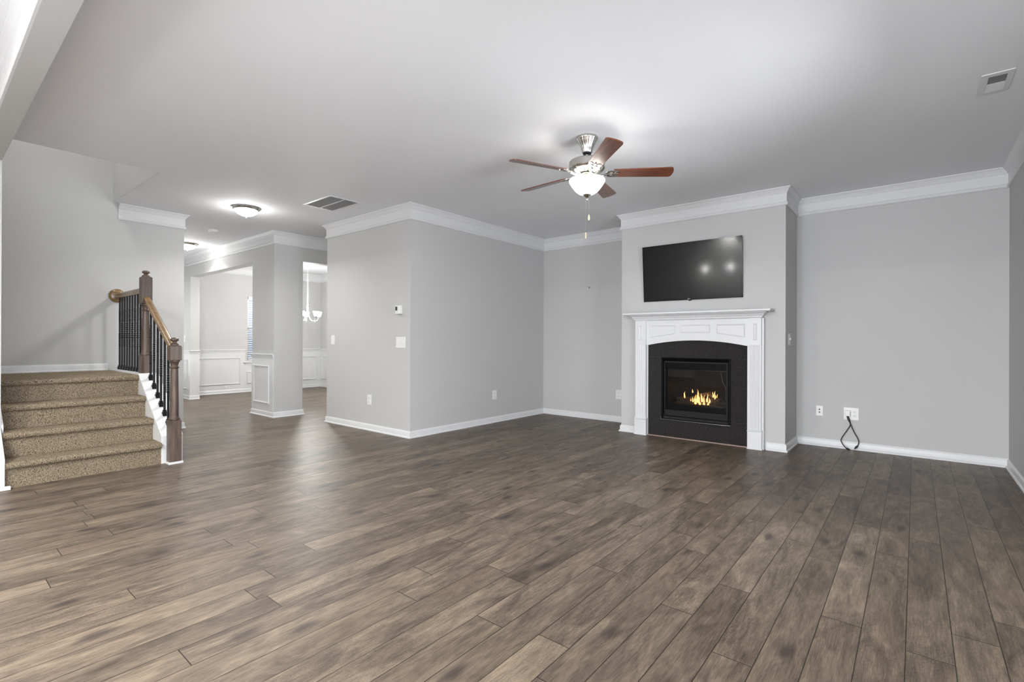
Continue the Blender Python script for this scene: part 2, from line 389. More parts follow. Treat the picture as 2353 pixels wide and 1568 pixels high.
# closet block
cb = MB(); cb.box(Xk0, Xa, Yk, Yk + T, 0, H); cb.box(Xa - T, Xa, Yk + T, Yb, 0, H); cb.box(Xk0, Xk0 + T, Yk + T, Yb, 0, H)
struct('wall_closet', cb, 'wall')
# header over the wide opening + the stub wall beside the stairs
hd = MB(); hd.box(XE, Xr, HD0 + .012, HD1, ZC, H + .02)
struct('wall_header', hd, 'wall')
sw = MB(); sw.box(Xs - T, XE, HD0, HD1, 0, 5.2)
struct('wall_stub', sw, 'wall')
# stair wall (tall) and stairwell shaft above
st = MB(); st.box(Xs - T, Xs, HD1, YHOLE, 0, 5.2); st.box(Xs - T, Xs, YHOLE, Ys, 0, H)
struct('wall_stair', st, 'wall')
sh = MB(); sh.box(Xs, XE, YHOLE - .003, YHOLE + T, H + .001, 5.2); sh.box(XE - .003, XE + T, HD1, YHOLE + T, H + .001, 5.2); sh.box(Xs - T, XE + T, HD0, YHOLE + T, 5.2, 5.3)
struct('wall_shaft', sh, 'wall')
# hall wall running away behind the stair wall
hw = MB(); hw.box(-12.0, Xs - T, Ys - T, Ys, 0, H)
struct('wall_hall', hw, 'wall')
# front wall of the house: window in dining
WY0, WY1, WZ0, WZ1 = 4.87, 5.80, 0.72, 2.17
fwall = MB(); fwall.box(Xd - .16, Xd, Ys - T, WY0, 0, H); fwall.box(Xd - .16, Xd, WY1, Yd + T, 0, H); fwall.box(Xd - .16, Xd, WY0, WY1, WZ1, H); fwall.box(Xd - .16, Xd, WY0, WY1, 0, WZ0)
struct('wall_front', fwall, 'wall')
struct('wall_dining', mbox(Xd - .16, Xh - T, Yd, Yd + T, 0, H), 'wall')
# dining opening wall facing the hall (y = Yh)
JX, CX, OZ = -11.075, -8.29, 2.437
TW = 0.165
ow = MB(); ow.box(Xd, JX, Yh, Yh + TW, 0, H); ow.box(JX, CX, Yh, Yh + TW, OZ, H)
struct('wall_foyer', ow, 'wall')
pw = MB(); pw.box(CX, Xh, Yh, Yh + TW, 0, H); pw.box(Xh - TW, Xh, Yh + TW, 3.954, 0, H); pw.box(Xh - TW, Xh, 3.954, 5.75, 2.434, H); pw.box(Xh - TW, Xh, 5.75, 7.1, 0, H)
struct('wall_pillar', pw, 'wall')
struct('wall_passage', mbox(-7.7, -6.5, 6.95, 7.1, 0, H), 'wall')

# ------------------------------------------------------------------ crown, baseboards, rails
CROWN = [(0, H), (.052, H), (.052, H - .008), (.047, H - .012), (.036, H - .022), (.026, H - .036), (.021, H - .044), (.021, H - .049), (.016, H - .052), (.016, H - .057), (.010, H - .062),
         (.010, ZC + .040), (.014, ZC + .036), (.019, ZC + .026), (.021, ZC + .016), (.021, ZC + .010), (.012, ZC), (0, ZC)]
BASE = [(0, 0), (.026, 0), (.026, .010), (.022, .017), (.014, .020), (.014, .066), (.012, .072), (.007, .080), (.006, .084), (0, .084)]
CHAIR = [(0, 0), (.010, 0), (.013, .008), (.013, .030), (.020, .034), (.020, .046), (.030, .050), (.030, .060), (.026, .064), (0, .064)]
tn = [0]
def trim(path, prof, side=1, z=0, name=None):
    tn[0] += 1
    return struct(name or 'trim_%d' % tn[0], MB().sweep(path, prof, side, z), 'trim', angle=25)
trim([(Xr, HD1), (Xr, Yb), (Xc2, Yb), (Xc2, Yc), (Xc1, Yc), (Xc1, Yb), (Xa, Yb), (Xa, Yk), (Xk0, Yk), (Xk0, 6.95), (Xh, 6.95)], CROWN)
trim([(Xr, HD0 + .012), (XE - 1.6, HD0 + .012)], CROWN, side=1)
trim([(Xs, 1.606), (Xs, Ys), (-11.78, Ys)], CROWN, side=-1)
trim([(Xh, 6.5), (Xh, Yh), (Xd, Yh)], CROWN)
trim([(Xh - TW, 3.6), (Xh - TW, 5.0), (Xh - TW, Yd), (Xd, Yd), (Xd, Yh + TW), (Xh - TW, Yh + TW)], CROWN)
trim([(Xd, Yh), (Xd, Ys)], CROWN, side=1)
trim([(Xr, 0.05), (Xr, Yb), (Xc2, Yb), (Xc2, Yc), (-1.262, Yc)], BASE, name='baseboard_right')
trim([(-2.80, Yc), (Xc1, Yc), (Xc1, Yb), (Xa, Yb), (Xa, Yk), (Xk0, Yk), (Xk0, 6.95)], BASE, name='baseboard_left')
trim([(Xs, Ys - .55), (Xs, Ys), (-11.7, Ys)], BASE, side=-1, name='baseboard_hall')
trim([(Xs, HD1), (Xs, 1.51)], BASE, side=-1, z=0.81, name='baseboard_landing')
trim([(Xh - TW, 3.954), (Xh, 3.954), (Xh, Yh), (CX, Yh), (CX, Yh + TW)], BASE, name='baseboard_pillar')
trim([(JX, Yh + TW), (JX, Yh), (Xd, Yh)], BASE, name='baseboard_foyer')
trim([(Xh - TW, Yd), (Xd, Yd), (Xd, Yh + TW)], BASE, side=1, name='baseboard_dining')
# wainscot: white painted lower walls (thin board) + rails + panel mouldings
wz = 0.905
ws = MB(); ws.box(Xd, Xd + .006, Yh + TW, WY0 - .05, .0, wz); ws.box(Xd, Xd + .006, WY0 - .05, WY1 + .05, 0, WZ0 - .06); ws.box(Xd, Xd + .006, WY1 + .05, Yd, 0, wz); ws.box(Xd + .006, Xh - TW, Yd - .006, Yd, 0, wz)
struct('trim_wainscot_dining', ws, 'trim')
wj = MB(); wj.box(Xd + .001, JX, Yh - .006, Yh, 0, wz); wj.box(JX, JX + .006, Yh - .006, Yh + TW, 0, wz)
struct('trim_wainscot_foyer', wj, 'trim')
wp = MB(); wp.box(CX, Xh - .001, Yh - .006, Yh, 0, wz); wp.box(CX - .006, CX, Yh - .006, Yh + TW, 0, wz)
struct('trim_wainscot_pillar', wp, 'trim')
trim([(Xd, WY0 - .045), (Xd, Yh + TW)], CHAIR, z=wz); trim([(Xh - TW, Yd), (Xd, Yd), (Xd, WY1 + .045)], CHAIR, z=wz)
trim([(JX, Yh + TW + .004), (JX, Yh), (Xd, Yh)], CHAIR, z=wz)
trim([(Xh, Yh), (CX, Yh), (CX, Yh + TW + .004)], CHAIR, z=wz)
PM = [(0, 0), (.014, 0), (.016, .006), (.016, .016), (.008, .022), (.006, .030), (0, .030)]
def panel(axis, plane, sgn, a0, a1, z0, z1):
    """rectangular moulding on plane; sgn = direction out of the wall"""
    tn[0] += 1; mb = MB()
    wd = .030; loops = []
    for (e, t) in [(0, 0), (.012, 0), (.016, .006), (.016, .014), (.008, .020), (.006, .030), (0, .030)]:
        loops.append([(a0 + t, z0 + t, e), (a1 - t, z0 + t, e), (a1 - t, z1 - t, e), (a0 + t, z1 - t, e)])
    vs = []
    for L in loops:
        for (a, z, e) in L: vs.append((plane + sgn * e, a, z) if axis == 'x' else (a, plane + sgn * e, z))
    fs = []; n = len(loops)
    for i in range(n):
        j = (i + 1) % n
        for k in range(4): fs.append((i * 4 + k, i * 4 + (k + 1) % 4, j * 4 + (k + 1) % 4, j * 4 + k))
    return struct('trim_%d' % tn[0], mb.add(vs, fs), 'trim', angle=25)
panel('y', Yh - .006, -1, -8.212, -7.680, .20, .79)
panel('y', Yh - .006, -1, -11.68, -11.20, .20, .79)
panel('x', Xd + .006, 1, 3.80, 4.716, .195, .79)
panel('x', Xd + .006, 1, 4.86, 5.80, .195, .465)
panel('x', Xd + .006, 1, 5.93, 6.518, .20, .785)
panel('y', Yd - .006, -1, -11.68, -11.0, .20, .785); panel('y', Yd - .006, -1, -10.86, -9.9, .20, .785); panel('y', Yd - .006, -1, -9.76, -8.8, .20, .785)

# ------------------------------------------------------------------ dining window
wn = struct('window_1', MB().box(Xd - .10, Xd - .06, WY0, WY0 + .04, WZ0, WZ1).box(Xd - .10, Xd - .06, WY1 - .04, WY1, WZ0, WZ1).box(Xd - .10, Xd - .06, WY0, WY1, WZ1 - .04, WZ1).box(Xd - .10, Xd - .06, WY0, WY1, WZ0, WZ0 + .04).box(Xd - .10, Xd - .06, WY0, WY1, 1.42, 1.47), 'trim')
build('pane', mbox(Xd - .082, Xd - .078, WY0 + .04, WY1 - .04, WZ0 + .04, WZ1 - .04), 'glass', wn)
sl = MB().box(Xd - .02, Xd + .035, WY0 - .09, WY1 + .09, WZ0 - .055, WZ0 - .03).box(Xd, Xd + .016, WY0 - .06, WY1 + .06, WZ0 - .10, WZ0 - .055)
build('window_sill', sl, 'trim', wn)
bl = empty('window_blind', (Xd - .03, (WY0 + WY1) / 2, WZ1 - .04), 'white slatted blind hanging in the dining room window', 'blind')
build('headrail', mbox(Xd - .05, Xd + .005, WY0 + .01, WY1 - .01, WZ1 - .07, WZ1), 'plastic', bl)
sm = MB(); nsl = 27
for i in range(nsl):
    z = WZ0 + .03 + i * (WZ1 - .10 - WZ0) / nsl
    sm.prism([(Xd - .052, z - .010), (Xd - .008, z + .010), (Xd - .008, z + .014), (Xd - .052, z - .006)], WY0 + .015, WY1 - .015, 'y')
build('slats', sm, 'plastic', bl)
build('bottom_rail', mbox(Xd - .045, Xd - .015, WY0 + .015, WY1 - .015, WZ0 + .002, WZ0 + .02), 'plastic', bl)
cm_ = MB()
for yy in (WY0 + .12, WY1 - .12): cm_.tube([(Xd - .008, yy, WZ1 - .05), (Xd - .008, yy, WZ0 + .02)], .0018, 6)
build('ladder_cord', cm_, 'plastic', bl)
# openings behind the camera
w2 = struct('window_2', MB().box(-2.7, .6, -4.36, -4.32, .12, .18).box(-2.7, .6, -4.36, -4.32, 2.24, 2.3).box(-2.7, -2.64, -4.36, -4.32, .12, 2.3).box(.54, .6, -4.36, -4.32, .12, 2.3).box(-1.08, -1.02, -4.36, -4.32, .12, 2.3), 'trim')
build('pane', mbox(-2.64, .54, -4.345, -4.338, .18, 2.24), 'glass', w2)
w3 = struct('door_1', MB().box(Xr + .03, Xr + .08, -3.15, -3.07, 0, 2.3).box(Xr + .03, Xr + .08, -.03, .05, 0, 2.3).box(Xr + .03, Xr + .08, -3.15, .05, 2.22, 2.3).box(Xr + .03, Xr + .08, -1.60, -1.50, 0, 2.3).box(Xr + .03, Xr + .08, -3.15, .05, 0, .08), 'trim')
build('pane', mbox(Xr + .052, Xr + .058, -3.07, -.03, .08, 2.22), 'glass', w3)

w4 = struct('window_3', MB().box(Xr + .03, Xr + .08, 2.45, 2.50, .60, 2.15).box(Xr + .03, Xr + .08, 3.75, 3.8, .60, 2.15).box(Xr + .03, Xr + .08, 3.10, 3.14, .60, 2.15).box(Xr + .03, Xr + .08, 2.45, 3.8, 2.10, 2.15).box(Xr + .03, Xr + .08, 2.45, 3.8, .60, .65).box(Xr + .03, Xr + .08, 2.45, 3.8, 1.36, 1.40), 'trim')
build('pane', mbox(Xr + .052, Xr + .058, 2.5, 3.75, .65, 2.10), 'glass', w4)

# ------------------------------------------------------------------ staircase
RX = [-5.545, -5.795, -6.045, -6.295]; RH = 0.2025; YS0, YS1 = HD1 + .0, 1.512
sc_ = empty('staircase', (-5.9, 1.0, 0), 'carpeted flight of four steps up to a landing, white stringers at its sides', 'staircase')
def fuzz(v, amp=.004):
    p = Vector(v) * 55
    return Vector(v) + Vector((noise.noise(p), noise.noise(p + Vector((9, 3, 1))), noise.noise(p + Vector((2, 7, 5))))) * amp
def step(i, back):
    x, z0 = RX[i], i * RH; z1 = z0 + RH
    # profile in (x,z): riser up, nosing, tread back
    pr = [(x, z0)]
    for k in range(1, 10): pr.append((x, z0 + (z1 - .052 - z0) * k / 9))
    for a in range(0, 181, 15):
        t = math.radians(-90 + a); pr.append((x + .014 + .022 * math.cos(t), z1 - .025 + .025 * math.sin(t)))
    n = int((x - back) / .012)
    for k in range(1, n + 1): pr.append((x + .014 - (x + .014 - back) * k / n, z1))
    # resample length direction
    m = 110; mb = MB(); vs = []
    for j in range(m + 1):
        y = YS0 + (YS1 - YS0) * j / m
        for (px, pz) in pr: vs.append(fuzz((px, y, pz)))
    q = len(pr); fs = [(j * q + k, j * q + k + 1, (j + 1) * q + k + 1, (j + 1) * q + k) for j in range(m) for k in range(q - 1)]
    mb.add(vs, fs)
    # end caps and underside so the step is solid
    for y in (YS0, YS1):
        mb.prism([(back, z1 - .004), (back, max(z0 - .0, 0))] + [(a - .003, b) for a, b in pr[:-1:2]], y - (.001 if y == YS1 else -.001), y - (.003 if y == YS1 else -.003), 'y')
    return mb
for i in range(3): build('step', step(i, RX[i + 1] - .01), 'carpet', sc_, angle=180)
build('landing', step(3, Xs + .012), 'carpet', sc_, angle=180)
CT = lambda x: 0.802 - 0.735 * (x + 6.288) + .012       # top line of the sloping curb
def stringer(y0, y1, xend, xstart=-6.30):
    pr = [(xend, 0), (xend, CT(xend)), (xstart, CT(xstart)), (Xs + .027, CT(xstart)), (Xs + .027, 0)]
    return MB().prism(pr, y0, y1, 'y')
sg = stringer(YS1 + .001, 1.692, -5.537); 
build('stringer', sg, 'trim', sc_, bevel=.003)
sg = MB().prism([(-5.50, 0), (-5.50, CT(-5.50)), (XE + .001, CT(XE)), (XE + .001, 0)], HD0 + .03, YS0, 'y')
build('stringer', sg, 'trim', sc_, bevel=.004)
sg = MB().prism([(XE + .001, 0), (XE + .001, CT(XE)), (-6.30, CT(-6.30)), (-6.30, 0)], YS0 + .001, YS0 + .016, 'y')
build('skirt_board', sg, 'trim', sc_)
sb = MB().box(-5.50, -5.47, HD0 + .02, YS0 + .03, 0, .03); build('base_shoe', sb, 'trim', sc_, bevel=.003)

# railing
YR = 1.602
rl = empty('stair_railing', (-5.95, YR, 0), 'oak stair railing with two turned newels and twisted black balusters', 'railing')
def newel(cx, cy, zb, ztop, boxt, boxb, turnb, w=.0485):
    """square base, turned shaft, square block, finial"""
    m = MB()
    m.box(cx - w, cx + w, cy - w, cy + w, zb, turnb)
    n = []
    z0 = turnb; z1 = boxb; Lh = z1 - z0
    for (r, t) in [(.046, 0), (.047, .006), (.047, .02), (.040, .026), (.038, .035), (.0375, .05)]: n.append((r, z0 + t * 1.0))
    n += [(.036, z0 + Lh * .3), (.034, z0 + Lh * .6), (.031, z1 - .085), (.031, z1 - .078), (.038, z1 - .074), (.040, z1 - .068), (.038, z1 - .062), (.030, z1 - .058), (.031, z1 - .045), (.038, z1 - .020), (.046, z1 - .012), (.047, z1 - .006), (.046, z1)]
    m.lathe(n, cx, cy, 0, 36)
    ch_ = .012
    m.box(cx - w, cx + w, cy - w, cy + w, z1, boxt - ch_)
    vs = [(cx + sx * ww, cy + sy * ww, z) for z, ww in ((boxt - ch_, w), (boxt, w - .010)) for sx, sy in ((-1, -1), (1, -1), (1, 1), (-1, 1))]
    m.add(vs, [(0, 1, 5, 4), (1, 2, 6, 5), (2, 3, 7, 6), (3, 0, 4, 7), (4, 5, 6, 7)])
    hh = ztop - boxt
    m.lathe([(.036, boxt - .001), (.036, boxt + .08 * hh), (.034, boxt + .16 * hh), (.024, boxt + .26 * hh), (.018, boxt + .38 * hh), (.018, boxt + .46 * hh), (.030, boxt + .56 * hh), (.036, boxt + .68 * hh), (.034, boxt + .82 * hh), (.022, boxt + .95 * hh), (.004, ztop)], cx, cy, 0, 32)
    return m
nl = build('newel_post', newel(-5.487, YR, .022, 1.202, 1.127, 0.985, .412), 'newel', rl, bevel=.003)
build('plinth', mbox(-5.487 - .062, -5.487 + .062, YR - .062, YR + .062, 0, .022), 'trim', nl, bevel=.004)
build('newel_post', newel(-6.403, YR, .812, 1.924, 1.857, 1.563, 1.012), 'newel', rl, bevel=.003)
# handrails: profiled section
RP = [(-.022, -.030), (.022, -.030), (.024, -.018), (.018, -.010), (.020, 0), (.029, .008), (.030, .020), (.022, .028), (0, .031), (-.022, .028), (-.030, .020), (-.029, .008), (-.020, 0), (-.018, -.010), (-.024, -.018)]
def rail(p, q):
    p, q = Vector(p), Vector(q); vs = [(P.x, P.y + a, P.z + b) for P in (p, q) for a, b in RP]; n = len(RP)
    return MB().add(vs, [tuple(range(n))[::-1], tuple(range(n, 2 * n))] + [(i, (i + 1) % n, n + (i + 1) % n, n + i) for i in range(n)])
HR0 = (-6.360, 1.612); HR1 = (-5.530, 1.092)
build('handrail', rail((HR0[0], YR, HR0[1]), (HR1[0], YR, HR1[1])), 'rail', rl)
build('handrail', rail((-7.505, YR, 1.713), (-6.445, YR, 1.713)), 'rail', rl)
build('rosette', MB().lathe([(.004, .0), (.060, .0), (.066, .004), (.072, .012), (.082, .016), (.084, .024), (.084, .030)][::-1], Xs, YR - .004, 1.715, 40, axis='x').xform(lambda v: Vector((2 * Xs + .030 - v.x, v.y, v.z)) if False else Vector((Xs + (.030 - (v.x - Xs)), v.y, v.z))), 'rail', rl)
def baluster(x, zb, zt, twists):
    m = MB(); w = .0085; vs = []; fs = []; N = max(40, int((zt - zb) / .006))
    for j in range(N + 1):
        z = zb + (zt - zb) * j / N; ang = 0; 
        for (a, b) in twists:
            ang += 2 * PI * 2.0 * min(1, max(0, (z - a) / (b - a)))
        ww = w * (1.0)
        for k in range(4):
            t = ang + PI / 4 + k * PI / 2; r = ww * 1.414
            vs.append((x + r * math.cos(t), YR + r * math.sin(t), z))
    for j in range(N):
        for k in range(4): fs.append((j * 4 + k, j * 4 + (k + 1) % 4, (j + 1) * 4 + (k + 1) % 4, (j + 1) * 4 + k))
    fs += [(0, 3, 2, 1), tuple(N * 4 + k for k in range(4))]
    return m.add(vs, fs)
def shoe(x, zb, slope=0):
    m = MB(); vs = []; 
    for (ww, z) in ((.017, -.004), (.020, .022), (.013, .038), (.016, .044), (.011, .050)):
        for sx, sy in ((-1, -1), (1, -1), (1, 1), (-1, 1)): vs.append((x + sx * ww, YR + sy * ww, zb + z - (slope * sx * ww if z < 0 else 0)))
    fs = [(3, 2, 1, 0), (16, 17, 18, 19)] + [(j * 4 + k, j * 4 + (k + 1) % 4, (j + 1) * 4 + (k + 1) % 4, (j + 1) * 4 + k) for j in range(4) for k in range(4)]
    return m.add(vs, fs)
bx = [-6.221, -6.107, -5.990, -5.882, -5.771, -5.662, -5.562]
hrz = lambda x: HR0[1] + (x - HR0[0]) * (HR1[1] - HR0[1]) / (HR1[0] - HR0[0])
for i, x in enumerate(bx):
    zb = CT(x); zt = hrz(x) - .022; mid = (zb + zt) / 2
    tw = [(mid - .09, mid + .09)] if i % 2 else [(zb + .16, zb + .30), (zt - .30, zt - .16)]
    if i == 6: tw = [(mid - .2, mid - .02), (mid + .02, mid + .2)]
    b = build('baluster', baluster(x, zb, zt, tw), 'iron', rl, angle=50)
    build('shoe', shoe(x, zb, .735), 'iron', b, smooth=False)
for i in range(9):
    x = -7.435 + i * .1055; zb = CT(-6.3); zt = 1.686
    tw = [(1.40, 1.54), (1.10, 1.26)] if i % 2 == 0 else [(1.20, 1.38)]
    b = build('baluster', baluster(x, zb, zt, tw), 'iron', rl, angle=50)
    build('shoe', shoe(x, zb), 'iron', b, smooth=False)

# ------------------------------------------------------------------ fireplace surround and mantel
YP = 5.870; XL0, XL1, XR0, XR1 = -2.770, -2.630, -1.428, -1.300
XM = (XL0 + XR1) / 2
mt = empty('fireplace_mantel', (XM, Yc, 0), 'white painted fireplace mantel with fluted pilasters and arched panelled frieze', 'mantel')
YW = Yc - .001
# backing frame with arched opening
def arch(x, a0=-2.618, a1=-1.449, zs=1.135, zm=1.196):
    t = (x - (a0 + a1) / 2) / ((a1 - a0) / 2); return zs + (zm - zs) * (1 - t * t)
def frieze(y0, y1, x0, x1, ztop, a0, a1):
    n = 40; mb = MB(); top = [(x0 + (x1 - x0) * i / n) for i in range(n + 1)]
    vs = []
    for y in (y0, y1):
        for x in top: vs.append((x, y, ztop))
        for x in top: vs.append((x, y, arch(x) if a0 <= x <= a1 else arch(a0)))
    q = n + 1; fs = []
    for i in range(n):
        fs.append((i, i + 1, q + i + 1, q + i)); fs.append((2 * q + i + 1, 2 * q + i, 3 * q + i, 3 * q + i + 1))
        fs.append((i + 1, i, 2 * q + i, 2 * q + i + 1)); fs.append((q + i, q + i + 1, 3 * q + i + 1, 3 * q + i))
    fs += [(0, q, 3 * q, 2 * q), (n, 2 * q + n, 3 * q + n, q + n)]
    return mb.add(vs, fs)
AX0, AX1 = -2.618, -1.449
fr = build('frieze', frieze(5.893, YW, XL1 + .0002, XR0 - .0002, 1.445, AX0, AX1), 'trim', mt)
def quadpanel(p, depth_y, out):
    """raised moulding following a 4-point quad in (x,z)"""
    mb = MB(); cx = sum(a for a, b in p) / 4; cz = sum(b for a, b in p) / 4; loops = []
    for (e, t) in [(0, 0), (.005, .002), (.006, .006), (.002, .012), (.0005, .014)]:
        L = []
        for (a, b) in p: L.append((a + t * (1 if a < cx else -1), depth_y - e * out, b + t * (1 if b < cz else -1)))
        loops.append(L)
    vs = [q for L in loops for q in L]; fs = []
    for i in range(len(loops) - 1):
        for k in range(4): fs.append((i * 4 + k, i * 4 + (k + 1) % 4, (i + 1) * 4 + (k + 1) % 4, (i + 1) * 4 + k))
    return mb.add(vs, fs)
k59 = 1.0068
for (q) in [[(-2.577, 1.231), (-2.260, 1.275), (-2.260, 1.384), (-2.577, 1.384)], [(-2.196, 1.287), (-1.848, 1.287), (-1.848, 1.384), (-2.196, 1.384)], [(-1.778, 1.275), (-1.470, 1.231), (-1.470, 1.384), (-1.778, 1.384)]]:
    build('raised_panel', quadpanel(q, 5.893, 1.3), 'trim', fr, angle=20)
for (x0, x1, sd) in ((XL0, XL1, 1), (XR0, XR1, -1)):
    mb = MB(); mb.box(x0, x1, YP, YW, 1.146, 1.445)
    # fluted shaft: cross-section extruded in z
    n = 5; wd = x1 - x0; mrg = .012; fwid = (wd - 2 * mrg) / n; pr = [(x0, YW), (x0, YP + .004)]
    pr.append((x0 + mrg * .8, YP + .004))
    for i in range(n):
        a = x0 + mrg + i * fwid
        for k in range(0, 7):
            t = k / 6; pr.append((a + fwid * (.14 + .72 * t), YP + .004 + .007 * math.sin(PI * t)))
    pr += [(x1 - mrg * .8, YP + .004), (x1, YP + .004), (x1, YW)]
    mb.prism(pr, .21, 1.146, 'z')
    p = build('pilaster', mb, 'trim', mt, angle=30)
    pb = MB(); pb.box(x0 - .008, x1 + .008, YP - .008, YW, 0, .195)
    pb.box(x0 - .014, x1 + .014, YP - .014, YW, 0, .012)
    pb.box(x0 - .013, x1 + .013, YP - .013, YW, .197, .205); pb.box(x0 - .009, x1 + .009, YP - .008, YW, .205, .214)
    build('plinth', pb, 'trim', p, bevel=.002)
    build('raised_panel', quadpanel([(x0 + .045, 1.20), (x1 - .045, 1.20), (x1 - .045, 1.385), (x0 + .045, 1.385)], YP, 1.2), 'trim', p, angle=20)
for bb in ((XL1, XL1 + .012, 5.915, YW, 0, 1.135), (XR0 - .021, XR0, 5.905, YW, 0, 1.135), (XR1 + .0005, XR1 + .022, 5.895, YW, 0, 1.445), (XL0 - .018, XL0 - .0005, 5.92, YW, 0, 1.445)):
    build('backing_board', mbox(*bb), 'trim', mt, bevel=.001)
MC = [(0, 0), (.004, 0), (.010, .006), (.014, .010), (.014, .018), (.018, .021), (.030, .034), (.040, .050), (.048, .056), (.056, .058), (.056, .066), (0, .066)]
mc = MB().sweep([(XR1, YW), (XR1, YP), (XL0, YP), (XL0, YW)], MC, side=-1 if False else 1, z=1.445) if False else MB().sweep([(XL0, YW), (XL0, YP), (XR1, YP), (XR1, YW)], MC, side=-1, z=1.445)
mc.box(XL0 + .001, XR1 - .001, YP + .001, YW, 1.445, 1.511)
build('crown_moulding', mc, 'trim', mt, angle=25)
sh_ = MB().box(-2.882, -1.190, 5.745, YW, 1.511, 1.517).box(-2.888, -1.184, 5.739, YW, 1.517, 1.537)
build('shelf', sh_, 'trim', mt, bevel=.003)

# granite surround + firebox insert
fp = empty('fireplace', (-2.036, Yc, 0), 'black gas fireplace with granite surround and burning logs behind glass', 'fireplace')
GX0, GX1 = -2.617, -1.450; OX0, OX1, OZ0, OZ1 = -2.446, -1.628, .22, .986
def gslab():
    n = 40; mb = MB(); y0, y1 = 5.928, YW
    xs = [GX0 + (GX1 - GX0) * i / n for i in range(n + 1)]
    vs = []
    for y in (y0, y1):
        for x in xs: vs.append((x, y, arch(x) - .0003))
        for x in xs: vs.append((x, y, OZ1))
    q = n + 1; fs = []
    for i in range(n):
        fs += [(i, i + 1, q + i + 1, q + i), (2 * q + i + 1, 2 * q + i, 3 * q + i, 3 * q + i + 1), (i + 1, i, 2 * q + i, 2 * q + i + 1), (q + i, q + i + 1, 3 * q + i + 1, 3 * q + i)]
    mb.add(vs, fs)
    mb.box(GX0, OX0 + .01, y0, y1, .262, OZ1 - .0008); mb.box(OX1 - .01, GX1, y0, y1, .262, OZ1 - .0008); mb.box(GX0, GX1, y0, y1, .010, .2612)
    return mb
build('surround', gslab(), 'granite', fp)
build('floor_strip', mbox(GX0, GX1, 5.905, 5.93, 0, .012), 'threshold', fp, bevel=.003)
of = MB(); Y0 = 5.922
of.box(OX0, OX0 + .026, Y0, Yc + .02, OZ0 + .014, OZ1 - .012); of.box(OX1 - .026, OX1, Y0, Yc + .02, OZ0 + .014, OZ1 - .012); of.box(OX0, OX1, Y0, Yc + .02, OZ1 - .0119, OZ1); of.box(OX0, OX1, Y0 - .004, Yc + .02, OZ0, OZ0 + .0139)
build('outer_frame', of, 'black_metal', fp, bevel=.002)
build('frame_lip', mbox(OX0 - .004, OX1 + .002, Y0 - .012, Y0 - .004, OZ0 - .002, OZ0 + .004), 'chrome', fp, bevel=.001)
build('frame_corner', mbox(OX0 - .004, OX0 + .002, Y0 - .012, Y0 - .004, OZ0, OZ0 + .030), 'chrome', fp, bevel=.001)
hdm = MB().prism([(5.900, OZ1 - .034), (5.928, OZ1 - .012), (5.95, OZ1 - .012), (5.95, OZ1 - .046), (5.925, OZ1 - .040)], OX0 + .02, OX1 - .02, 'x')
build('hood', hdm, 'black_metal', fp)
inf = MB(); IX0, IX1, IZ0, IZ1 = OX0 + .032, OX1 - .032, .268, .942
inf.box(IX0, IX0 + .014, 5.932, 5.96, IZ0, IZ1 - .0221); inf.box(IX1 - .022, IX1, 5.932, 5.96, IZ0, IZ1 - .0221); inf.box(IX0, IX1, 5.930, 5.96, IZ1 - .022, IZ1)
build('door_frame', inf, 'black_matte', fp, bevel=.003)
inb = MB(); GLX0, GLX1, GLZ0, GLZ1 = -2.383, -1.668, .405, .862
inb.box(IX0 + .013, IX1 - .021, 5.945, 5.965, GLZ1 - .02, IZ1 - .021); inb.box(IX0 + .013, IX1 - .021, 5.945, 5.965, .345, GLZ0); inb.box(IX0 + .013, GLX0, 5.945, 5.965, GLZ0, GLZ1); inb.box(GLX1, IX1 - .021, 5.945, 5.965, GLZ0, GLZ1)
build('inner_frame', inb, 'black_metal', fp, bevel=.001)
build('lower_panel', mbox(IX0 + .013, IX1 - .021, 5.937, 5.965, IZ0 - .0, .343), 'black_matte', fp, bevel=.004)
sr = MB(); ys0, ys1 = 5.9655, 5.974
sr.box(FX0 + .001, FX1 - .001, ys0, ys1, GLZ1 - .01, FZ1 - .001); sr.box(FX0 + .001, FX1 - .001, ys0, ys1, FZ0 + .001, GLZ0); sr.box(FX0 + .001, GLX0, ys0, ys1, GLZ0, GLZ1 - .01); sr.box(GLX1, FX1 - .001, ys0, ys1, GLZ0, GLZ1 - .01)
build('shroud', sr, 'black_metal', fp)
build('reflection_bar', MB().tube([(-2.20, 6.20, .838), (-1.76, 6.20, .828)], .009, 8), 'louvre_grey', fp)  # solid grey bar drawn for a window sill reflected in the glass
build('igniter_wire', MB().tube([(-1.765, 6.02, .815), (-1.752, 6.02, .76), (-1.742, 6.02, .70), (-1.712, 6.02, .65), (-1.704, 6.02, .60), (-1.706, 6.02, .50)], .004, 8), 'louvre_grey', fp)
build('glass_pane', mbox(GLX0 + .001, GLX1 - .001, 5.956, 5.960, GLZ0, GLZ1 - .02), 'fireglass', fp)
fb = MB(); BX0, BX1, BY0, BY1, BZ0, BZ1 = -2.395, -1.675, 5.975, 6.36, .40, .905
fb.box(BX0 - .004, BX0, BY0, BY1, BZ0, BZ1); fb.box(BX1, BX1 + .004, BY0, BY1, BZ0, BZ1); fb.box(BX0, BX1, BY1, BY1 + .01, BZ0, BZ1); fb.box(BX0, BX1, BY0, BY1, BZ1, BZ1 + .01); fb.box(BX0, BX1, BY0, BY1, BZ0 - .01, BZ0)
build('firebox', fb, 'firebrick', fp)
eb = MB().grid(lambda u, v: fuzz((BX0 + .05 + (BX1 - BX0 - .1) * u, BY0 + .03 + .25 * v, BZ0 + .004 + .035 * math.sin(PI * u) * (0.4 + .6 * math.sin(PI * v))), .02), 60, 26)
build('ember_bed', eb, 'ember', fp, angle=180)
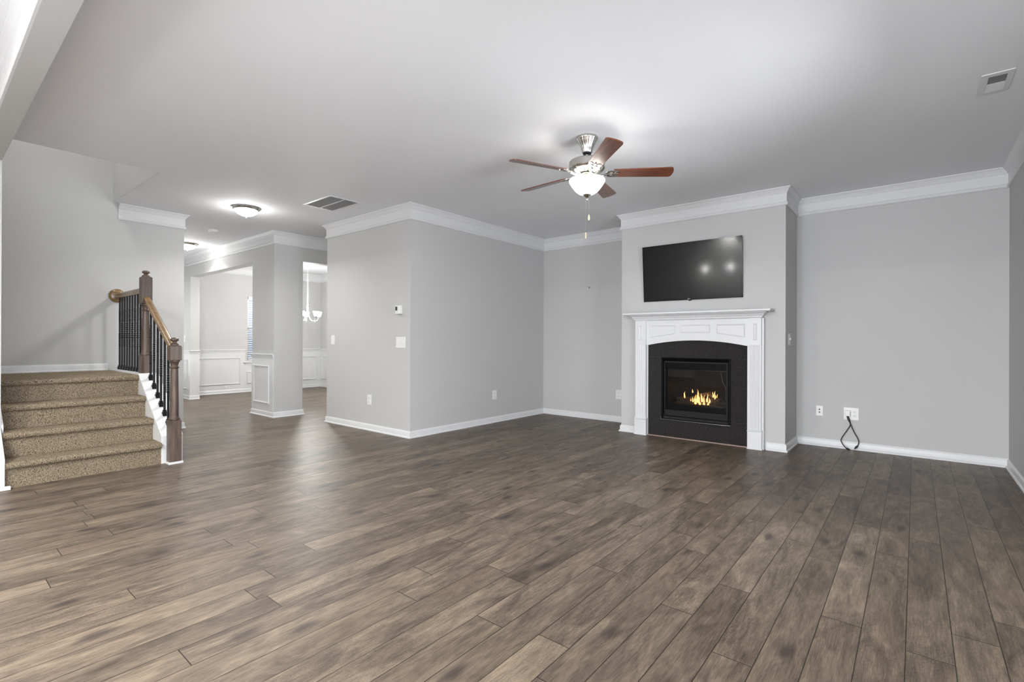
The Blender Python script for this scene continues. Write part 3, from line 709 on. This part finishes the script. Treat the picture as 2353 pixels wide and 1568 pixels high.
def log(p, q, r):
    p, q = Vector(p), Vector(q); n = 16
    pts = [p.lerp(q, i / n) for i in range(n + 1)]; rs = [r * (1 - .25 * abs(i / n - .5) + .12 * noise.noise(Vector((i * .7, r * 90, 1)))) for i in range(n + 1)]
    return MB().tube(pts, r, 14, rs).xform(lambda v: fuzz(v, .012))
for (p, q, r) in [((-2.32, 6.13, .46), (-1.78, 6.17, .46), .035), ((-2.26, 6.06, .445), (-1.98, 6.10, .43), .026), ((-2.02, 6.05, .43), (-1.72, 6.12, .45), .028), ((-2.17, 6.08, .47), (-1.93, 6.20, .56), .024), ((-1.78, 6.06, .48), (-1.98, 6.21, .55), .023), ((-2.30, 6.07, .43), (-2.12, 6.03, .425), .024)]:
    build('log', log(p, q, r), 'log', fp, angle=180)
random.seed(11)
FL = [(-2.045, 6.05, .44, .165, .017), (-2.025, 6.04, .43, .12, .015), (-1.995, 6.06, .44, .12, .015), (-2.075, 6.06, .44, .10, .014), (-1.965, 6.05, .43, .11, .013), (-1.935, 6.07, .44, .115, .014),
      (-1.905, 6.06, .43, .085, .012), (-2.105, 6.07, .43, .08, .012), (-2.13, 6.07, .43, .055, .012), (-2.215, 6.09, .48, .085, .010), (-1.850, 6.09, .49, .100, .014),
      (-1.832, 6.10, .47, .085, .013), (-1.876, 6.10, .51, .07, .011), (-2.06, 6.03, .42, .06, .018), (-2.01, 6.03, .415, .055, .018), (-1.96, 6.03, .42, .05, .018), (-1.915, 6.04, .42, .045, .015), (-2.12, 6.10, .55, .05, .009)]
for (x, y, z, h_, r) in FL:
    N = 18; prof = [(.0015 if t in (0, N) else r * (math.sin(PI * (t / N) ** .62) ** .8) * (1 - .35 * t / N), h_ * t / N) for t in range(N + 1)]
    m = MB().lathe(prof, x, y, z, 14)
    ph = x * 50
    m.xform(lambda v, z=z, h_=h_, ph=ph, x=x, y=y: Vector((v.x, v.y, v.z)) + Vector((.5 * h_ * .14 * math.sin((v.z - z) / h_ * 5 + ph), 0, 0)) * ((v.z - z) / h_) + Vector((noise.noise(Vector((v.x * 60, v.z * 45, ph))), 0, 0)) * .007 * ((v.z - z) / h_))
    build('flame', m, 'flame', fp, origin=(x, y, z))
point('fire_glow', (-1.98, 6.03, .55), .8, .04, (1, .58, .25))

# ------------------------------------------------------------------ television
tv = empty('television', (-2.09, Yc, 1.684), 'black flat screen television mounted on the wall above the mantel', 'television')
def TVX(v):      # v: (x, d(out of screen), z in 0..1 height) -> tilted
    z = v.z; yb, yt = 5.930, 5.876; t = (z - 1.684) / (2.372 - 1.684)
    return Vector((v.x, yb + (yt - yb) * t + v.y, z))
TX0, TX1, TZ0, TZ1 = -2.683, -1.502, 1.684, 2.372
b = MB(); bw = .014
b.box(TX0, TX1, 0, .013, TZ1 - bw, TZ1); b.box(TX0, TX1, 0, .013, TZ0, TZ0 + .022); b.box(TX0, TX0 + bw, 0, .013, TZ0, TZ1); b.box(TX1 - bw, TX1, 0, .013, TZ0, TZ1)
build('bezel', b.xform(TVX), 'bezel', tv, bevel=.0015)
build('screen', mbox(TX0 + bw, TX1 - bw, .004, .012, TZ0 + .022, TZ1 - bw).xform(TVX), 'screen', tv)
build('back_housing', MB().prism([(5.9225, 1.95), (5.8955, 2.28), (5.9300, 2.24), (5.9400, 1.97)], TX0 + .15, TX1 - .15, 'x'), 'black_matte', tv)
lg = MB().lathe([(.007, -.004), (.007, .004)], -2.115, .0, TZ0 + .012, 16, axis='y'); lg.box(-2.104, -2.094, -.003, .002, TZ0 + .008, TZ0 + .016)
build('logo', lg.xform(TVX), 'chrome', tv)
build('sensor', MB().box(-2.115, -2.080, -.002, .012, TZ0 - .010, TZ0).xform(TVX), 'bezel', tv, bevel=.002)
wm = MB().box(-2.25, -1.93, 5.936, Yc - .0005, 1.98, 2.2); build('wall_bracket', wm, 'black_matte', tv)

# ------------------------------------------------------------------ wall plates
def plate(name, axis, plane, sgn, a0, a1, z0, z1, label, cat, group=None):
    t = .006; cA = (a0 + a1) / 2
    org = (plane, cA, z0) if axis == 'x' else (cA, plane, z0)
    e = empty(name, org, label, cat, group)
    bb = MB().box(plane, plane + sgn * t, a0, a1, z0, z1) if axis == 'x' else MB().box(a0, a1, plane, plane + sgn * t, z0, z1)
    build('plate', bb, 'plastic', e, bevel=.002)
    def sub(nm, u0, u1, v0, v1, d0, d1, mat, bev=0):
        A0, A1 = cA + u0, cA + u1; zc = (z0 + z1) / 2
        q = MB().box(plane + sgn * d0, plane + sgn * d1, A0, A1, zc + v0, zc + v1) if axis == 'x' else MB().box(A0, A1, plane + sgn * d0, plane + sgn * d1, zc + v0, zc + v1)
        return build(nm, q, mat, e, bevel=bev)
    return e, sub
def receptacle(sub, du=0, dv=0):
    s = sub('socket', du - .017, du + .017, dv - .014, dv + .014, .0055, .009, 'plastic', .003)
    def mini(u0, u1, v0, v1): sub('slot', du + u0, du + u1, dv + v0, dv + v1, .0085, .0094, 'dark')
    mini(-.0085, -.006, -.001, .009); mini(.006, .0085, -.001, .008); mini(-.0025, .0025, -.010, -.005)
def outlet(axis, plane, sgn, c, z0, z1, label, w=.090):
    e, sub = plate('wall_outlet', axis, plane, sgn, c - w / 2, c + w / 2, z0, z1, label, 'outlet')
    receptacle(sub, 0, .026); receptacle(sub, 0, -.026); return e
def lswitch(axis, plane, sgn, c, z0, z1, label, n=1, offs=(0,), w=.090):
    e, sub = plate('light_switch', axis, plane, sgn, c - w / 2, c + w / 2, z0, z1, label, 'switch')
    for o_ in offs:
        sub('toggle', o_ - .005, o_ + .005, -.006, .016, .005, .018, 'plastic', .002)
        sub('screw', o_ - .003, o_ + .003, .036, .042, .005, .0068, 'plastic', .001); sub('screw', o_ - .003, o_ + .003, -.042, -.036, .005, .0068, 'plastic', .001)
    return e
outlet('y', Yk, -1, -5.549, .337, .467, 'white outlet low on the closet wall that faces the camera')
outlet('x', Xa, 1, 5.370, .333, .464, 'white outlet low on the long grey wall right of the closet corner')
outlet('y', Yb, -1, -3.364, .335, .470, 'white outlet low in the recess left of the chimney, partly hidden by it')
lswitch('y', Yk, -1, -6.436, 1.122, 1.253, 'single light switch by the left edge of the closet wall')
lswitch('y', Yk, -1, -4.902, 1.09, 1.226, 'wide triple light switch plate below the thermostat', 3, (-.045, .005, .045), .180)
lswitch('x', Xc2, 1, 6.145, 1.147, 1.273, 'single light switch on the narrow right side of the chimney', w=.095)
e, sub = plate('cable_jack', 'y', Yb, -1, -.880, -.812, .342, .456, 'small white wall plate with two round black sockets', 'socket')
for dv in (.016, -.016):
    build('socket', MB().lathe([(.007, 0), (.007, .008), (.0045, .008), (.0045, .002)], -.846, Yb - .012, .399 + dv, 16, axis='y'), 'dark', e)
for dv in (.040, -.040): sub('screw', -.0025, .0025, dv - .0025, dv + .0025, .005, .0065, 'plastic')
e, sub = plate('wall_outlet', 'y', Yb, -1, -.616, -.479, .324, .459, 'wide white outlet plate that the black cable hangs from', 'outlet')
receptacle(sub, .030, .022); receptacle(sub, .030, -.022)
receptacle(sub, -.030, .022)
# foyer and dining small plates
e, sub = plate('light_switch', 'y', Yh, -1, -11.42, -11.33, 1.13, 1.26, 'white light switch left of the dining room opening', 'switch')
sub('toggle', -.005, .005, -.006, .016, .005, .018, 'plastic', .002)
e, sub = plate('wall_outlet', 'x', Xd + .006, 1, 4.366, 4.491, .104, .170, 'white outlet sideways below the dining room wall panel', 'outlet')
for du in (-.028, .028):
    sub('socket', du - .016, du + .016, -.017, .017, .0055, .009, 'plastic', .003); sub('slot', du - .006, du + .006, -.009, -.006, .0085, .0094, 'dark'); sub('slot', du - .006, du + .006, .006, .009, .0085, .0094, 'dark')
# thermostat
th = empty('thermostat', (-4.915, Yk, 1.505), 'white thermostat with small grey display above the triple switch', 'thermostat')
build('case', mbox(-4.960, -4.873, Yk - .048, Yk, 1.508, 1.612), 'plastic', th, bevel=.005)
build('display', mbox(-4.951, -4.914, Yk - .0495, Yk - .047, 1.550, 1.598), 'lcd', th)
build('button_row', mbox(-4.951, -4.914, Yk - .0500, Yk - .047, 1.532, 1.541), 'louvre_grey', th)
nk = build('wall_hook', MB().tube([(-3.861, Yb, 2.012), (-3.861, Yb - .012, 2.010), (-3.861, Yb - .014, 1.999), (-3.862, Yb - .008, 1.994)], .004, 8), 'dark', origin=(0, 0, 0))
tag(nk, 'tiny black hook left in the back wall beside the chimney', 'hook')

# ------------------------------------------------------------------ hanging cable
cb_ = empty('hdmi_cable', (-.575, Yb, .30), 'black cable hanging in a loop from the wide outlet, white adapter on top', 'cable')
cb_.name = 'power_cable'
build('adapter', mbox(-.598, -.553, Yb - .045, Yb - .0095, .366, .428), 'plastic', cb_, bevel=.005)
def bez(pts, n=14):
    out = []; P = [Vector(p) for p in pts]; P = [P[0]] + P + [P[-1]]
    for i in range(1, len(P) - 2):
        for k in range(n):
            t = k / n; a, b, c, d = P[i - 1], P[i], P[i + 1], P[i + 2]
            out.append(.5 * ((2 * b) + (-a + c) * t + (2 * a - 5 * b + 4 * c - d) * t * t + (-a + 3 * b - 3 * c + d) * t ** 3))
    out.append(P[-2]); return out
yc = Yb - .034
build('cord', MB().tube(bez([(-.584, yc, .368), (-.574, yc, .330), (-.553, yc, .275), (-.585, yc, .205), (-.628, yc - .01, .125), (-.634, yc - .02, .085), (-.610, yc - .04, .045), (-.585, yc - .06, .022)]), .0048, 10), 'cable', cb_)
build('cord', MB().tube(bez([(-.573, yc, .368), (-.562, yc + .004, .330), (-.548, yc + .006, .275), (-.520, yc, .200), (-.482, yc - .005, .125), (-.476, yc - .01, .085), (-.484, yc - .015, .055)]), .0048, 10), 'cable', cb_)
def plug(p, q):
    p, q = Vector(p), Vector(q); d = (q - p).normalized()
    build('connector', MB().tube([p, p.lerp(q, .1), p.lerp(q, .15), p.lerp(q, .7), p.lerp(q, .72), q], .01, 12, [.006, .007, .010, .010, .006, .006]), 'cable', cb_)
plug((-.586, yc - .06, .022), (-.548, yc - .078, .008)); plug((-.484, yc - .015, .055), (-.512, yc - .03, .018))
build('connector_tip', MB().tube([(-.512, yc - .030, .018), (-.520, yc - .034, .0075)], .0045, 8), 'louvre_grey', cb_)

# ------------------------------------------------------------------ ceiling fittings
def vent(name, x0, x1, y0, y1, label, panels, nslat, along='x', frame=.030):
    e = empty(name, ((x0 + x1) / 2, (y0 + y1) / 2, H), label, 'vent')
    z0 = H - .006; m = MB()
    m.box(x0, x1, y0, y0 + frame, z0, H); m.box(x0, x1, y1 - frame, y1, z0, H); m.box(x0, x0 + frame, y0 + frame + .0002, y1 - frame - .0002, z0, H); m.box(x1 - frame, x1, y0 + frame + .0002, y1 - frame - .0002, z0, H)
    return e, m
e, m = vent('ceiling_vent', -5.795, -5.180, 3.026, 3.442, 'large rectangular return vent with two dark louvred panels in the ceiling', 2, 30)
m.box(-5.7648, -5.2102, 3.232, 3.248, H - .006, H)
build('frame', m, 'trim', e, bevel=.0015)
build('backing', mbox(-5.77, -5.20, 3.05, 3.42, H - .0012, H - .0002), 'grille_shade', e)  # thin sheet coloured as the shade inside the duct
for (ya, yb) in ((3.058, 3.231), (3.249, 3.410)):
    g = MB(); n = 15
    for i in range(n):
        y = ya + (yb - ya) * (i + .5) / n
        g.prism([(y - .0012, H - .0055), (y + .0012, H - .0055), (y + .004, H - .001), (y + .0018, H - .001)], -5.765, -5.21, 'x')
    build('louvre_panel', g, 'louvre_grey', e, smooth=False)
e, m = vent('ceiling_register', .314, .466, 4.218, 4.535, 'small white supply register in the ceiling near the right wall', 2, 12, frame=.045)
m = MB().box(.314, .466, 4.218, 4.266, H - .006, H).box(.314, .466, 4.503, 4.535, H - .006, H).box(.314, .351, 4.266, 4.503, H - .006, H).box(.436, .466, 4.266, 4.503, H - .006, H)
build('frame', m, 'trim', e, bevel=.002)
build('backing', mbox(.345, .440, 4.26, 4.51, H - .001, H - .0002), 'grille_shade', e)
g = MB()
for i in range(9):
    y = 4.272 + i * .0118
    g.prism([(y, H - .0058), (y + .0010, H - .0058), (y + .0055, H - .0018), (y + .0045, H - .0018)], .350, .437, 'x')
build('louvre_bank', g, 'louvre_grey', e, smooth=False)
g = MB()
for i in range(11):
    y = 4.384 + i * .0112
    g.prism([(y + .0090, H - .0058), (y + .0112, H - .0058), (y + .0016, H - .0012), (y - .0006, H - .0012)], .350, .437, 'x')
build('louvre_bank', g, 'trim', e, smooth=False)
sd = empty('smoke_detector', (-8.205, 2.895, H), 'round white smoke detector on the hall ceiling', 'smoke detector')
build('base', MB().lathe([(.074, H), (.076, H - .006), (.074, H - .012)], -8.205, 2.895, 0, 36), 'plastic', sd)
build('cover', MB().lathe([(.068, H - .012), (.064, H - .030), (.050, H - .040), (.002, H - .042)], -8.205, 2.895, 0, 36), 'plastic', sd)

def flush(x, y, label):
    e = empty('ceiling_light', (x, y, H), label, 'ceiling light', 'flush dome lights on the hall ceiling')
    build('ring', MB().lathe([(.150, H), (.163, H - .004), (.165, H - .012), (.155, H - .018), (.152, H - .024), (.142, H - .030), (.136, H - .034), (.120, H - .034), (.118, H)], x, y, 0, 48, cap=False), 'nickel', e)
    build('glass_dome', MB().lathe([(.132, H - .030), (.128, H - .045), (.115, H - .066), (.092, H - .086), (.060, H - .100), (.025, H - .107), (.002, H - .108)], x, y, 0, 48), 'dome', e)
    build('finial', MB().lathe([(.002, H - .106), (.009, H - .108), (.006, H - .113), (.009, H - .120), (.007, H - .126), (.001, H - .129)], x, y, 0, 16), 'nickel', e)
    for k in range(3):
        a = math.radians(20 + 120 * k); build('clip', MB().lathe([(.002, .0), (.008, .002), (.009, .010), (.005, .016), (.001, .018)][::-1], x + .146 * math.cos(a), y + .146 * math.sin(a), H - .044, 12), 'nickel', e)
    point('ceiling_light_bulb', (x, y, H - .17), 6, .07, (1, .98, .95))
    l = bpy.data.lights.new('hall_floor_fill', 'AREA'); l.shape = 'DISK'; l.size = .2; l.energy = 14; l.spread = math.radians(145); l.color = (1, .975, .94)  # extra downward light added below the dome to brighten the hall floor
    lo = bpy.data.objects.new('hall_floor_fill', l); COL.objects.link(lo); lo.location = Vector((x, y, H - .14)) * K
flush(-6.50, 2.665, 'round frosted dome light with nickel ring, nearer one on the hall ceiling')
flush(-9.72, 3.02, 'round frosted dome light half hidden behind the stair wall end')

# ------------------------------------------------------------------ ceiling fan
cx, cy = -2.074, 3.489
fan = empty('ceiling_fan', (cx, cy, H), 'five-blade ceiling fan with nickel motor and glowing frosted bowl light', 'ceiling fan')
build('canopy', MB().lathe([(.084, H), (.086, H - .008), (.086, H - .020), (.080, H - .026), (.078, H - .034), (.066, H - .052), (.054, H - .075), (.046, H - .100), (.041, H - .122), (.038, H - .128)], cx, cy, 0, 96, flute=(.025, 24)), 'nickel', fan, angle=60)
build('canopy_collar', MB().lathe([(.036, H - .124), (.034, H - .138), (.018, H - .142)], cx, cy, 0, 32), 'bezel', fan)
build('downrod', MB().lathe([(.013, H - .135), (.013, 2.650)], cx, cy, 0, 20), 'nickel', fan)
mh = build('motor_housing', MB().lathe([(.014, 2.672), (.020, 2.660), (.10, 2.655), (.135, 2.648), (.144, 2.640), (.146, 2.630), (.144, 2.595), (.146, 2.588), (.142, 2.580), (.130, 2.570), (.118, 2.562), (.090, 2.553), (.070, 2.548), (.045, 2.548)], cx, cy, 0, 72, flute=None), 'nickel', fan, angle=25)
vs_ = MB()
for k in range(40):
    a = 2 * PI * k / 40; d = Vector((math.cos(a), math.sin(a), 0)); t = Vector((-d.y, d.x, 0))
    p = [Vector((cx, cy, 2.5605)) + d * .078, Vector((cx, cy, 2.5700)) + d * .118]
    vs_.add([p[0] - t * .0016, p[0] + t * .0016, p[1] + t * .0024, p[1] - t * .0024, p[0] - t * .0016 - zz * .004, p[0] + t * .0016 - zz * .004, p[1] + t * .0024 - zz * .004, p[1] - t * .0024 - zz * .004], [(0, 1, 2, 3), (7, 6, 5, 4), (0, 4, 5, 1), (1, 5, 6, 2), (2, 6, 7, 3), (3, 7, 4, 0)])
build('cooling_rib', vs_, 'dark', mh, smooth=False)
build('switch_housing', MB().lathe([(.045, 2.549), (.058, 2.543), (.060, 2.536), (.050, 2.530), (.049, 2.508), (.056, 2.503), (.056, 2.497), (.030, 2.492)], cx, cy, 0, 48), 'nickel', fan)
bw_ = MB().lathe([(.143, 2.498), (.1465, 2.492), (.1465, 2.484), (.140, 2.470), (.128, 2.450), (.108, 2.423), (.092, 2.404), (.070, 2.387), (.040, 2.374), (.016, 2.371), (.016, 2.376), (.038, 2.379), (.068, 2.392), (.089, 2.409), (.105, 2.428), (.124, 2.453), (.136, 2.473), (.141, 2.486), (.139, 2.497)], cx, cy, 0, 64, cap=False)
build('glass_bowl', bw_, 'bowl', fan)
build('bowl_cap', MB().lathe([(.036, 2.380), (.034, 2.374), (.026, 2.366), (.016, 2.356), (.010, 2.352), (.006, 2.347), (.010, 2.343), (.0125, 2.336), (.010, 2.328), (.002, 2.325)], cx, cy, 0, 32), 'nickel', fan)
def ball_chain(x, y, z0, z1):
    return MB().tube([(x, y, z0), (x, y, z1)], .0022, 8)
dd = Vector((math.cos(YAW), math.sin(YAW), 0))     # screen-right direction
a = Vector((cx, cy, 0)) - dd * .009 ; b2 = Vector((cx, cy, 0)) + dd * .012 + Vector((s_, -c_, 0)) * .03
pc = build('pull_chain', ball_chain(a.x, a.y, 2.330, 2.066), 'chrome', fan)
build('pull', MB().lathe([(.001, 2.070), (.005, 2.064), (.007, 2.050), (.006, 2.034), (.005, 2.028), (.006, 2.024), (.005, 2.018), (.001, 2.016)], a.x, a.y, 0, 16), 'pull_wood', pc)
pc = build('pull_chain', ball_chain(b2.x, b2.y, 2.40, 2.205), 'chrome', fan)
build('pull', MB().lathe([(.001, 2.208), (.006, 2.200), (.0095, 2.180), (.0095, 2.170), (.006, 2.160), (.001, 2.157)], b2.x, b2.y, 0, 16), 'pull_ivory', pc)
BZ, PT = 2.548, math.radians(-13)
def blade_outline():
    pts = []
    r0_, r1_, w0, w1 = .205, .688, .052, .066
    pts += [(r0_, -w0 * .75), (r0_ + .015, -w0)]
    pts += [(r1_ - .030, -w1)]
    for k in range(1, 7):
        t = k / 6 * PI / 2; pts.append((r1_ - .035 + .035 * math.sin(t) * .8, -w1 + .022 * (1 - math.cos(t))))
    for k in range(1, 8):
        t = -1 + 2 * k / 8; pts.append((r1_ - .007 + .007 * (1 - t * t), t * (w1 - .022)))
    for k in range(0, 6):
        t = PI / 2 - k / 6 * PI / 2; pts.append((r1_ - .035 + .035 * math.sin(t) * .8, w1 - .022 * (1 - math.cos(t))))
    pts += [(r1_ - .030, w1), (r0_ + .015, w0), (r0_, w0 * .75)]
    return pts
def bf(ang):
    ca, sa = math.cos(ang), math.sin(ang)
    def fn(v):     # local: x along blade, y across, z up; pitch about x
        y = v.y * math.cos(PT) - v.z * math.sin(PT); z = v.y * math.sin(PT) + v.z * math.cos(PT)
        return Vector((cx + v.x * ca - y * sa, cy + v.x * sa + y * ca, BZ + z))
    return fn
BL = blade_outline()
for k, deg in enumerate((-115.2, -43.2, 35.0, 102.5, 176.2)):
    ang = math.radians(deg); fn = bf(ang)
    mb = MB().prism(BL, -.004, .004, 'z')
    ob = build('blade', mb, 'blade', fan, origin=(cx, cy, BZ), bevel=0)
    # rebuild in blade-local frame so that the grain follows the blade
    me = ob.data
    for vtx, src in zip(me.vertices, me.vertices): pass
    for vtx in me.vertices:
        vtx.co = vtx.co + Vector((cx, cy, BZ)) * K
    ob.location = (Vector((cx, cy, BZ)) - Vector(fan['_o'])) * K
    ob.rotation_euler = (Matrix.Rotation(ang, 3, 'Z') @ Matrix.Rotation(PT, 3, 'X')).to_euler()
    # ornate blade iron: arm + scalloped plate with cut-outs
    im = MB()
    im.tube([(.055, 0, -.012), (.085, 0, -.022), (.120, 0, -.020), (.160, 0, -.012)], .008, 10, [.010, .009, .008, .009])
    sc2 = []
    for q in range(0, 33):
        t = q / 32; y = (-1 + 2 * t) * .047
        sc2.append((.245 + .012 * abs(math.sin(t * PI * 3)) - .022 * (1 - abs(-1 + 2 * t)) , y))
    back = []
    for q in range(0, 17):
        t = q / 16; y = .047 * math.cos(PI * t); back.append((.190 - .040 * math.sin(PI * t), y))
    # ring-like plate: outer outline with inner hole
    outer = sc2 + back; cxm = .205
    inner = [(cxm + (p[0] - cxm) * .50, p[1] * .55) for p in outer]; n = len(outer)
    vs = [(p[0], p[1], z) for z in (-.0045, -.0085) for p in outer] + [(p[0], p[1], z) for z in (-.0045, -.0085) for p in inner]
    fs = []
    for i in range(n):
        j = (i + 1) % n
        fs += [(i, j, 2 * n + j, 2 * n + i), (n + j, n + i, 3 * n + i, 3 * n + j), (j, i, n + i, n + j), (2 * n + i, 2 * n + j, 3 * n + j, 3 * n + i)]
    im.add(vs, fs); im.tube([(.165, 0, -.0065), (.25, 0, -.0065)], .006, 8)
    im.tube([(.205, -.040, -.0065), (.205, .040, -.0065)], .004, 8)
    build('blade_bracket', im.xform(fn), 'nickel', fan)
for sx in (-1, 1): point('fan_bulb', (cx + sx * .055, cy + sx * .03, 2.448), 3.6, .04)

# ------------------------------------------------------------------ dining chandelier
qx, qy = -9.66, 5.168
cd = empty('chandelier', (qx, qy, H), 'white chandelier with bell glass shades hanging in the dining room', 'chandelier')
build('canopy', MB().lathe([(.06, H), (.06, H - .008), (.03, H - .028), (.008, H - .034)], qx, qy, 0, 28), 'nickel', cd)
chn = MB(); z = H - .03; i = 0
while z > 1.94:
    pts = []
    for q in range(13):
        t = 2 * PI * q / 12; pts.append((qx + (.011 * math.cos(t) if i % 2 else 0), qy + (0 if i % 2 else .011 * math.cos(t)), z - .02 + .020 * math.sin(t)))
    chn.tube(pts, .0019, 6); z -= .031; i += 1
build('chain', chn, 'trim', cd)
build('column', MB().lathe([(.004, 1.945), (.008, 1.935), (.008, 1.92), (.017, 1.912), (.018, 1.900), (.010, 1.890), (.016, 1.86), (.016, 1.81), (.008, 1.78), (.006, 1.70), (.010, 1.69), (.002, 1.68)], qx, qy, 0, 24), 'trim', cd)
for k in range(5):
    a = math.radians(14.3 + 72 * k); R = .235
    P = lambda r, z: (qx + r * math.cos(a), qy + r * math.sin(a), z)
    build('arm', MB().tube(bez([P(.012, 1.86), P(.020, 1.74), P(.060, 1.62), P(.14, 1.575), P(.205, 1.60), P(R, 1.655)], 8), .0050, 10), 'trim', cd)
    hx, hy, _ = P(R, 0)
    build('shade_cup', MB().lathe([(.006, 1.648), (.022, 1.655), (.024, 1.668), (.012, 1.676)], hx, hy, 0, 20), 'nickel', cd)
    build('glass_shade', MB().lathe([(.024, 1.668), (.036, 1.676), (.046, 1.700), (.054, 1.735), (.064, 1.770), (.061, 1.770), (.050, 1.735), (.042, 1.702), (.032, 1.680), (.022, 1.673)], hx, hy, 0, 28, cap=False), 'shade', cd)
point('chandelier_bulb', (qx, qy, 2.02), 84, .12, (1, .985, .96))

# ------------------------------------------------------------------ two pendants behind the camera (seen mirrored in the television)
for (px, py, lab) in ((-4.132, -1.025, 'glass pendant lamp behind the camera, mirrored left in the television'), (-3.512, -.981, 'glass pendant lamp behind the camera, mirrored right in the television')):
    e = empty('pendant_lamp', (px, py, H), lab, 'pendant lamp', 'pendants over the kitchen counter')
    build('canopy', MB().lathe([(.055, H), (.055, H - .008), (.01, H - .02)], px, py, 0, 24), 'nickel', e)
    build('stem', MB().lathe([(.005, H - .01), (.005, 2.03)], px, py, 0, 10), 'nickel', e)
    build('glass_shade', MB().lathe([(.018, 2.04), (.035, 2.025), (.055, 1.98), (.062, 1.92), (.058, 1.92), (.050, 1.98), (.030, 2.018), (.016, 2.032)], px, py, 0, 28, cap=False), 'pendant', e)
    point('pendant_bulb', (px, py, 1.93), 11, .03, (1, .98, .96))

for o in bpy.data.objects:
    if '_o' in o: del o['_o']
